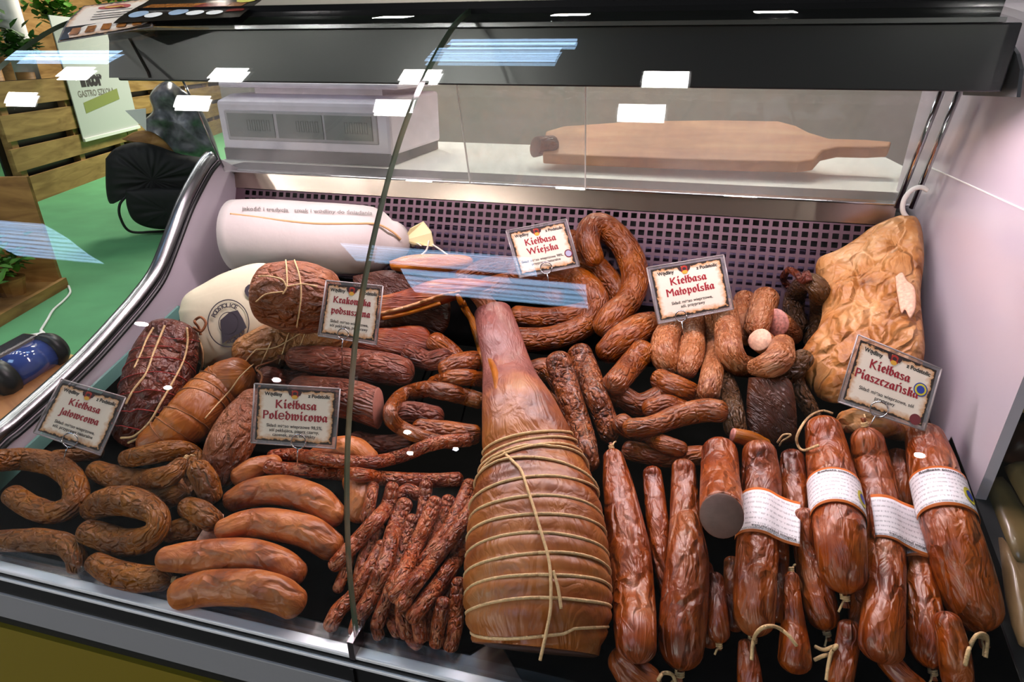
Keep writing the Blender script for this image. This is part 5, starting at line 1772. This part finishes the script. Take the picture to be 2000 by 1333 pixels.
bA, bB = px_Y(1060, 322, .90), px_Y(1592, 342, .90)
bq = px_Y(1500, 236, 1.20)
bn_ = np.cross(bB - bA, bq - bA); bn_ /= np.linalg.norm(bn_)
if bn_[2] < 0: bn_ = -bn_
bp_ = px_Y(1060, 300, .90)
ol = [(1060, 300), (1200, 306), (1400, 313), (1560, 316), (1592, 312), (1608, 294), (1640, 287), (1700, 288), (1738, 286), (1742, 276), (1690, 272), (1620, 270), (1580, 258), (1555, 245), (1520, 236), (1400, 234), (1240, 236), (1100, 246), (1066, 256)]
btop = [on_plane(x, y, bn_, bp_) for x, y in ol]
bth = np.linalg.norm(px_Y(1300, 309, .90) - px_Y(1300, 332, .90))
mb = MB(); mb.prism(btop, -bn_ * bth)
bo_ = mb.build('cutting_board', M['board'], bevel=.004)
tag(bo_, 'thick wooden cutting board with handle lying on the white worktop', 'cutting board')
zb = min(p[2] for p in btop) - bth
# block that props the far edge of the board
pr_ = [np.array(btop[16]) * .5 + np.array(btop[2]) * .5, np.array(btop[14]) * .5 + np.array(btop[3]) * .5]
cbx = (btop[15] + btop[13]) / 2
blk = MB().box(.86, 1.06, 1.12, 1.19, .379, px_Y(1400, 236, 1.15)[2] - bth - .02).build('support_block', M['board'])
tag(blk, 'wooden block under the far edge of the cutting board', 'block')
scut = S('sausage', M['dryk'], [(1078, 282), (1062, 284), (1046, 287)], [17, 18, 19], 'sausage stub with dark cut end lying left of the cutting board on the worktop', ends=('round', 'cut'), cut=M['cut_grey'],
         cutn=np.array([-.8, -.6, .1]), place=lambda x, y: ((.93 - CAM[1]) / ray(x, y)[1]))

# ------------------------------------------------------------------ leaflets on the curved glass
def glass_hit(x, y):
    d = ray(x, y)
    best = None
    for i in range(len(PROFD) - 1):
        a, c = PROFD[i], PROFD[i + 1]
        A = np.array([[d[1], -(c - a)[0]], [d[2], -(c - a)[1]]])
        try:
            t, s_ = np.linalg.solve(A, a - CAM[1:])
        except np.linalg.LinAlgError:
            continue
        if t > 0 and -1e-6 <= s_ <= 1 + 1e-6 and (best is None or t < best[0]):
            tg = (c - a) / np.linalg.norm(c - a)
            best = (t, np.array([0, -tg[1], tg[0]]))
    if best is None:
        a, c = PROFD[-2], PROFD[-1]
        A = np.array([[d[1], -(c - a)[0]], [d[2], -(c - a)[1]]])
        t, s_ = np.linalg.solve(A, a - CAM[1:])
        tg = (c - a) / np.linalg.norm(c - a)
        best = (t, np.array([0, -tg[1], tg[0]]))
    t, nn = best
    return CAM + d * t, nn


def leaflet(corners, h, mat, label):
    C4 = [np.array(glass_hit(*q)[0]) for q in corners]  # TL TR BR BL
    nn = np.mean([glass_hit(*q)[1] for q in corners], 0); nn /= np.linalg.norm(nn)
    TL, TR, BR, BL = C4

    def mp(x, y, hh):
        p = (BL * (1 - x) + BR * x) * (1 - y) + (TL * (1 - x) + TR * x) * y
        # follow the bend of the glass
        yy = p[1]
        zz = np.interp(yy, PROFD[:, 0], PROFD[:, 1])
        q = p.copy(); q[2] = max(q[2], zz) if yy <= PROFD[-1, 0] else q[2]
        return q + nn * (h + hh)
    n_ = 8
    v = [mp(i / n_, j / n_, -.0004) for j in range(n_ + 1) for i in range(n_ + 1)]
    v2 = [mp(i / n_, j / n_, 0) for j in range(n_ + 1) for i in range(n_ + 1)]
    uv = [(i / n_, j / n_) for j in range(n_ + 1) for i in range(n_ + 1)]
    f = [(j * (n_ + 1) + i, j * (n_ + 1) + i + 1, (j + 1) * (n_ + 1) + i + 1, (j + 1) * (n_ + 1) + i) for j in range(n_) for i in range(n_)]
    k_ = (n_ + 1) ** 2
    o = mesh_ob('leaflet', v + v2, [q[::-1] for q in f] + [tuple(a + k_ for a in q) for q in f], mat, uvs=uv + uv, smooth=False)
    tag(o, label, 'leaflet', 'leaflets on the glass')
    return o, mp


o, mp = leaflet([(165, 14), (300, -2), (300, 56), (114, 86)], .002, M['parch'], 'parchment printed leaflet lying on top of the curved glass, left one')
flat_part([[(0.02, .02), (.98, .02), (.98, .24), (.03, .24)]], mp, .0006, 'dark_bottom_print', M['flyer_dark'], o)
flat_part([[(.1 + .17 * i, .08), (.2 + .17 * i, .07), (.22 + .17 * i, .18), (.12 + .17 * i, .19)] for i in range(5)], mp, .001, 'food_picture', M['flyer_food'], o)
flat_part([disc2(.48, .80, .22, .1)], mp, .0006, 'emblem', M['em_red'], o)
flat_part([disc2(.48, .79, .13, .055)], mp, .0009, 'emblem_crest', M['em_yellow'], o)
for i, yy in enumerate((.62, .5, .42, .34)):
    flat_part([[(.28, yy), (.74, yy), (.74, yy + .025), (.28, yy + .025)]], mp, .0006, 'printed_line', M['ink_grey'], o)
o, mp = leaflet([(300, 2), (528, -6), (470, 40), (224, 52)], .0045, M['flyer_dark'], 'dark leaflet with food pictures lying on top of the curved glass, right one')
flat_part([[(.05, .42), (.9, .40), (.92, .62), (.1, .66)]], mp, .0005, 'food_picture', M['flyer_food'], o)
flat_part([[(.5, .45), (.78, .44), (.8, .58), (.55, .6)]], mp, .0008, 'food_picture', M['food_red'], o)
flat_part([disc2(.13, .24, .075, .12), disc2(.45, .26, .075, .12)], mp, .0006, 'printed_badge', plain('pale_blue_print', (176, 200, 226), .3), o)
flat_part([disc2(.27, .18, .07, .09), disc2(.6, .2, .07, .09), disc2(.76, .18, .065, .08)], mp, .0007, 'printed_badge', M['white'], o)
flat_part([[(.84, .2), (.97, .22), (.96, .32), (.84, .3)]], mp, .0006, 'printed_badge', M['food_red'], o)
flat_part([disc2(.88, .72, .08, .12)], mp, .0006, 'printed_badge', M['seal_yellow'], o)
flat_part([[(.5, .84), (.95, .84), (.95, .93), (.5, .93)]], mp, .0006, 'printed_line', M['seal_yellow'], o)

# ------------------------------------------------------------------ left hall: pallet wall, poster, chair, plants
A0 = px_Z(80, 392, -.95)
wd = np.array([-0.371, 0.929, 0]); wn = np.array([-wd[1], wd[0], 0]) * -1
if wn @ (CAM - A0) < 0: wn = -wn
def wp(t, z, o=0.0): return np.array([A0[0], A0[1], 0]) + wd * t + np.array([0, 0, z]) + wn * o
pal_n = 0
for t0, t1, lb in ((-.25, 2.6, 'near pallet of the wooden pallet wall, beside the grey poster'), (2.64, 5.4, 'second pallet of the wooden pallet wall, behind the black chair'), (5.44, 8.2, 'far pallet of the wooden pallet wall')):
    pe = empty('wooden_pallet', wp((t0 + t1) / 2, -.95, -.07))
    tag(pe, lb, 'pallet', 'upright pallets')
    for z0, z1 in ((-.95, -.665), (-.585, -.345), (-.265, .005), (.085, .34)):
        mb = MB(); mb.prism([wp(t0, z0), wp(t1, z0), wp(t1, z1), wp(t0, z1)], -wn * .03); mb.build('plank', M['pallet'], pe)
    for tq in (t0 + .1, (t0 + t1) / 2, t1 - .22):
        mb = MB(); mb.prism([wp(tq, -.95, -.031), wp(tq + .12, -.95, -.031), wp(tq + .12, .34, -.031), wp(tq, .34, -.031)], -wn * .09); mb.build('batten', M['pallet'], pe)
    mb = MB(); mb.prism([wp(t0, -.95, -.125), wp(t1, -.95, -.125), wp(t1, .34, -.125), wp(t0, .34, -.125)], -wn * .02); mb.build('backing', M['black'], pe)
po = empty('poster_board', wp(2.1, -.42, .03))
tag(po, 'grey white poster board with dark lettering leaning on the pallet wall', 'poster')
mb = MB(); mb.prism([wp(1.25, -.43, .02), wp(3.0, -.43, .02), wp(3.0, 1.05, .02), wp(1.25, 1.05, .02)], wn * .012); mb.build('board', M['poster'], po)
def pm(x, y, h): return wp(1.25 + 1.75 * x, -.43 + 1.48 * y, .033 + h)
text_part('intor', lambda x, y, h: pm(.17 + x, .5 + y, h), .18, .0, .17, 0, 'poster_lettering', M['ink'], po, bold=.012)
text_part('GASTRO SZKOŁA', lambda x, y, h: pm(.17 + x, .5 + y, h), .22, -.12, .075, 0, 'poster_lettering', M['ink_grey'], po, bold=.002)
flat_part([[(.14, .22), (.75, .30), (.75, .40), (.14, .31)]], pm, .001, 'green_bar', M['poster_green'], po)
mb = MB(); mb.prism([wp(1.25, -.44, .02), wp(3.0, -.44, .02), wp(3.0, -.40, .02), wp(1.25, -.40, .02)], wn * .03); mb.build('bottom_edge', M['white'], po)

# chair with black coat and bag
ch = px_Z(320, 445, -.95)
vd_ = np.array([CAM[0] - ch[0], CAM[1] - ch[1], 0]); vd_ /= np.linalg.norm(vd_)
chair = empty('tub_chair', ch)
tag(chair, 'black tub chair on a bent steel tube base standing on the green carpet', 'chair')
def cp(x, y, o=0.0): return on_plane(x, y, vd_, ch + vd_ * o)
pillow('seat_shell', M['blackcloth'], [(206, 310), (225, 290), (262, 278), (300, 283), (350, 300), (420, 318), (425, 372), (400, 398), (300, 400), (262, 383), (232, 386), (215, 398), (207, 370)], vd_, ch + vd_ * .0, .16, None, register=False, parent=chair, back=1, rings=6)
pillow('coat', M['blackcloth'], [(245, 372), (300, 368), (400, 372), (420, 400), (392, 440), (345, 448), (295, 446), (262, 432), (248, 405)], vd_, ch + vd_ * .28, .06, 'black coat hanging down from the tub chair seat', 'coat', register=False, back=.5, rings=6)
mb = MB(); mb.tube([cp(x, y, .2) for x, y in catmull([(248, 382), (234, 400), (235, 425), (254, 452), (300, 453), (350, 449)], 8)], .012, 8)
mb.tube([cp(x, y, .26) for x, y in catmull([(268, 375), (278, 405), (300, 428), (325, 432), (342, 420)], 8)], .008, 8)
mb.build('tube_base', M['black'], chair, smooth=True)
pillow('chair_back', M['crate'], [(238, 272), (262, 258), (290, 256), (318, 272), (345, 305), (330, 312), (300, 290), (262, 280)], vd_, ch - vd_ * .12, .05, None, register=False, parent=chair, rings=5)
bg_ = pillow('plastic_bag', M['greybag'], [(284, 262), (282, 236), (298, 216), (292, 188), (308, 166), (330, 158), (352, 172), (376, 190), (402, 230), (428, 300), (420, 314), (360, 306), (320, 300)], vd_, ch - vd_ * .45, .2, 'dark grey crumpled plastic bag piled up behind the black chair', 'bag', register=False, amp=.4, freq=7, rings=9, power=3)
mb = MB(); mb.prism([cp(x, y, -.05) for x, y in [(244, 216), (285, 212), (286, 256)]], -vd_ * .02)
tag(mb.build('paper_sheet', M['white']), 'white paper corner sticking out beside the grey plastic bag', 'paper')


def leaves(mb, c, n, sp, size, seed):
    rnd = random.Random(seed)
    for _ in range(n):
        p = np.array(c) + np.array([rnd.gauss(0, sp[0]), rnd.gauss(0, sp[1]), abs(rnd.gauss(0, sp[2]))])
        a, e = rnd.uniform(0, 6.28), rnd.uniform(-.4, 1.0)
        d = np.array([math.cos(a) * math.cos(e), math.sin(a) * math.cos(e), math.sin(e)])
        s_ = np.cross(d, [0, 0, 1.0]); s_ /= np.linalg.norm(s_) + 1e-9
        u = np.cross(s_, d)
        L_, w = size * rnd.uniform(.6, 1.2), size * rnd.uniform(.25, .4)
        v = [p, p + d * L_ * .35 + s_ * w + u * w * .2, p + d * L_ * .75 + s_ * w * .7, p + d * L_ - u * w * .3, p + d * L_ * .75 - s_ * w * .7, p + d * L_ * .35 - s_ * w + u * w * .2, p + d * L_ * .5 - u * w * .25]
        mb.add(v, [(0, 1, 6), (1, 2, 6), (2, 3, 6), (3, 4, 6), (4, 5, 6), (5, 0, 6)])


# plant crate on the floor at the left
E1 = px_Z(135, 560, -.95); E2 = px_Z(0, 640, -.95)
ed = (E2 - E1); ed /= np.linalg.norm(ed)
en = np.array([-ed[1], ed[0], 0])
if en @ (CAM - E1) < 0: en = -en
def ep_(a, o, z): return E1 + ed * a - en * o + np.array([0, 0, z])
cr = empty('plant_crate', ep_(.5, .3, 0))
tag(cr, 'wooden plant crate with a tall dark back standing on the green carpet', 'crate')
def cbox(a0, a1, o0, o1, z0, z1, nm, mat):
    mb = MB(); mb.prism([ep_(a0, o0, z0), ep_(a1, o0, z0), ep_(a1, o1, z0), ep_(a0, o1, z0)], (0, 0, z1 - z0)); return mb.build(nm, mat, cr)
cbox(-.0, 1.3, 0, .03, 0, .07, 'front_board', M['crate'])
cbox(0, .03, .03, .55, 0, .80, 'side_board', M['crate'])
cbox(.03, 1.3, .50, .55, 0, .80, 'back_board', M['brown_dark'])
cbox(.03, 1.3, .03, .5, 0, .05, 'bottom_board', M['crate'])
for i, (a, o) in enumerate(((.28, .2), (.62, .22), (1.0, .25))):
    pe = empty('potted_plant', ep_(a, o, .05))
    tag(pe, ['leafy green plant in the wooden crate, nearest its right side board', 'leafy green plant in the middle of the wooden crate', 'leafy green plant at the left end of the wooden crate'][i], 'plant', 'plants in the crate')
    mb = MB(); mb.tube([ep_(a, o, .05), ep_(a, o, .12), ep_(a, o, .17)], [.075, .09, .10], 14); mb.build('pot', M['crate'], pe)
    mb = MB(); leaves(mb, ep_(a, o, .2), 90, (.08, .08, .10), .09, i); mb.build('foliage', M['leaf'], pe, smooth=True)

# top left: white post and plants behind the pallet wall
q = on_plane(28, 60, wn, wp(0, 0, -.4))
mb = MB(); mb.tube([(q[0], q[1], -.95), (q[0], q[1], 2.4)], .13, 18)
tag(mb.build('white_post', M['white'], smooth=True), 'round white post at the top left behind the pallet wall', 'post')
for i, (x, y, oo, n, sz, lb) in enumerate(((32, 88, -.3, 150, .15, 'pale green plant below the white post'), (105, 20, -.75, 150, .16, 'bright green plant at the top left corner, right of the white post'), (215, -4, -.75, 70, .14, 'green plant tip peeping over the parchment leaflet'), (-40, 60, -1.0, 60, .15, 'green plant at the very left edge'))):
    c = on_plane(x, y, wn, wp(0, 0, oo))
    pe = empty('potted_plant', (c[0], c[1], -.95)); tag(pe, lb, 'plant')
    mb = MB(); leaves(mb, c - np.array([0, 0, .14]), n, (.2, .1, .16), sz, 10 + i); mb.build('foliage', M['leaf'] if i else M['leaf_dark'], pe, smooth=True)
    mb = MB(); mb.tube([(c[0], c[1], -.95), (c[0], c[1], -.6), (c[0], c[1], c[2] - .3)], [.09, .10, .10], 14); mb.build('pot', M['crate'], pe, smooth=True)
cb = on_plane(70, 30, wn, wp(0, 0, -1.1))
tq = (cb - A0) @ wd
mb = MB(); mb.prism([wp(tq - 1.2, .2, -1.6), wp(tq + 4.5, .2, -1.6), wp(tq + 4.5, 2.6, -1.6), wp(tq - 1.2, 2.6, -1.6)], -wn * .05)
tag(mb.build('timber_panel', M['pallet']), 'brown timber panel high behind the plants', 'panel')

# log with blue barrel device beside the case
LX0 = -.30
lg = MB()
lp = [px_X(x, y, LX0) for x, y in ((128, 752), (70, 790), (0, 836), (-80, 890))]
lr = 64 / F_PX * (lp[1] - CAM) @ MR[2]
lp2 = catmull(lp, 6)
lo_ = mesh_ob('log', *tube_geo(lp2, lr, 24, True)[:2], M['log'], smooth=True)
tag(lo_, 'brown wooden log with pale cut end just outside the left side panel', 'log')
T0 = lp2[0] - lp2[2]; T0 /= np.linalg.norm(T0)
c0 = lp2[0]
ux = np.cross(T0, [0, 0, 1.0]); ux /= np.linalg.norm(ux); uy = np.cross(ux, T0)
mb = MB(); mb.tube([c0 - T0 * .002, c0 + T0 * .03, c0 + T0 * .045], [lr * .99, lr * .92, lr * .7], 24); mb.build('cut_end', M['log_end'], lo_, smooth=True)
lu = MB(); pbase = [px_X(x, y, LX0) for x, y in ((150, 735), (-60, 905))]
zl = min(p[2] for p in lp2) - lr - .05
st_ = MB().box(LX0 - .35, LX0 + .06, lp2[:, 1].min() - .05, lp2[:, 1].max() + .05, -.95, zl)
tag(st_.build('side_stand', M['crate']), 'wooden stand carrying the log beside the case', 'stand')
dv = empty('barrel_device', px_X(50, 720, LX0 - .02))
tag(dv, 'black device with a shiny blue barrel lying on the log', 'device')
da, db = px_X(10, 735, LX0 + .0), px_X(88, 690, LX0 + .0)
dr = 34 / F_PX * ((da - CAM) @ MR[2])
ax = (db - da) / np.linalg.norm(db - da)
mb = MB(); mb.tube([da, db], dr, 28); mb.build('blue_barrel', M['blue_glass'], dv, smooth=False)
for p in dv.children[0].data.polygons: p.use_smooth = len(p.vertices) == 4
for c_, sg in ((da, -1), (db, 1)):
    mb = MB(); mb.tube([c_ - ax * .002 * sg, c_ + ax * .018 * sg, c_ + ax * .03 * sg], [dr * 1.12, dr * 1.12, dr * .9], 28); mb.build('end_cap', M['black'], dv, smooth=True)
up_ = np.array([0, 0, 1.0]) - ax * ax[2]; up_ /= np.linalg.norm(up_)
sd_ = np.cross(ax, up_)
if sd_ @ (CAM - da) > 0: sd_ = -sd_
mb = MB(); mb.prism([da + up_ * dr * .55 - ax * .01 + sd_ * dr * .2, db + up_ * dr * .55 + ax * .01 + sd_ * dr * .2, db + up_ * dr * 1.15 + ax * .01 + sd_ * dr * .2, da + up_ * dr * 1.15 - ax * .01 + sd_ * dr * .2], sd_ * dr * 1.2)
mb.build('top_cover', M['steel'], dv, bevel=.006)
mb = MB(); mb.tube([db + up_ * dr * .9 + sd_ * dr] + [px_X(84, 655, LX0 - .15)] + [px_Z(x, y, -.942) for x, y in catmull(((80, 645), (92, 626), (104, 606), (124, 588), (137, 572), (134, 559)), 5)], .0075, 8); cbo = mb.build('cable', M['white'], smooth=True)
tag(cbo, 'thin white cable running from the blue barrel device over the green carpet', 'cable')

# ------------------------------------------------------------------ neighbouring case at the right
nb = empty('neighbour_case', (1.6, .3, -.95))
tag(nb, 'dark neighbouring display case beyond the right side panel', 'display case')
deck_box(MB(), CASE_L + .02, 1.75, .008, DS, -.03, .004).build('deck', M['deck'], nb)
MB().box(CASE_L + .02, 1.75, .70, .74, -.2, .5).build('back_panel', M['brown_dark'], nb)
pane(1.3195, 1.75, 'front_glass', nb)
MB().box(1.3195, 1.75, -.012, .003, -.0085, .006).build('front_rail', M['alu'], nb)
MB().box(1.3195, 1.75, -.014, .06, -.95, -.009).build('front_panel', M['grey_band'], nb)
PK = [([(1916, 940), (1952, 932), (1985, 975), (2015, 1040), (2012, 1110), (1972, 1095), (1944, 1020)], 'pale yellow vacuum pack nearest the divider strip in the neighbouring case', 'pack'),
      ([(1950, 1050), (1978, 1100), (2012, 1120), (2020, 1250), (1992, 1262), (1966, 1170)], 'beige vacuum pack lower down in the neighbouring case', 'pack2'),
      ([(1962, 912), (1992, 905), (2030, 935), (2034, 1000), (2012, 1000), (1984, 955)], 'pale pack at the picture edge in the neighbouring case', 'pack'),
      ([(1985, 765), (2010, 750), (2030, 770), (2025, 800), (1990, 803)], 'yellow pack high up in the neighbouring case', 'pack')]
for i, (ol, lb, mm) in enumerate(PK):
    pillow('vacuum_pack', M[mm], ol, DECK_N, DECK_N * (.02 + .012 * i), .014, lb, 'vacuum pack', 'packs in the neighbouring case', register=False, back=.6, rings=5, sub=2)
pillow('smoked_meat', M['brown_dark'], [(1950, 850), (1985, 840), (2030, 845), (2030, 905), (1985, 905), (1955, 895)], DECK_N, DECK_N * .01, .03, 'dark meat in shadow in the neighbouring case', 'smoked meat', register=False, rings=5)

# spot lamps of the stands behind the camera, mirrored low in the glass
for i, (x, y) in enumerate(((795, 845), (800, 890), (890, 876), (540, 738), (326, 760), (1797, 886), (275, 638))):
    p, nn = glass_hit(x, y)
    d = ray(x, y); d /= np.linalg.norm(d)
    r_ = d - 2 * (d @ nn) * nn
    c = p + r_ * (5.5 + .9 * (i % 3))
    e = empty('spot_lamp', c)
    tag(e, 'small round spot lamp of a stand behind the viewer', 'spot lamp', 'spot lamps of the hall')
    mb = MB(); mb.tube([c, c - r_ * .01], .05 if i in (5, 6) else .034, 16); mb.build('lens', M['spot'], e)
    mb = MB(); mb.tube([c + r_ * .002, c + r_ * .16], .06, 16); mb.build('housing', M['black'], e)
    mb = MB(); mb.tube([c + r_ * .1 + np.array([0, 0, .05]), c + r_ * .1 + np.array([0, 0, .0]) + np.array([0, 0, 4.0 - c[2] - r_[2] * .1])], .012, 8); mb.build('hanger', M['black'], e)

for o in bpy.data.objects:
    if '_org' in o: del o['_org']
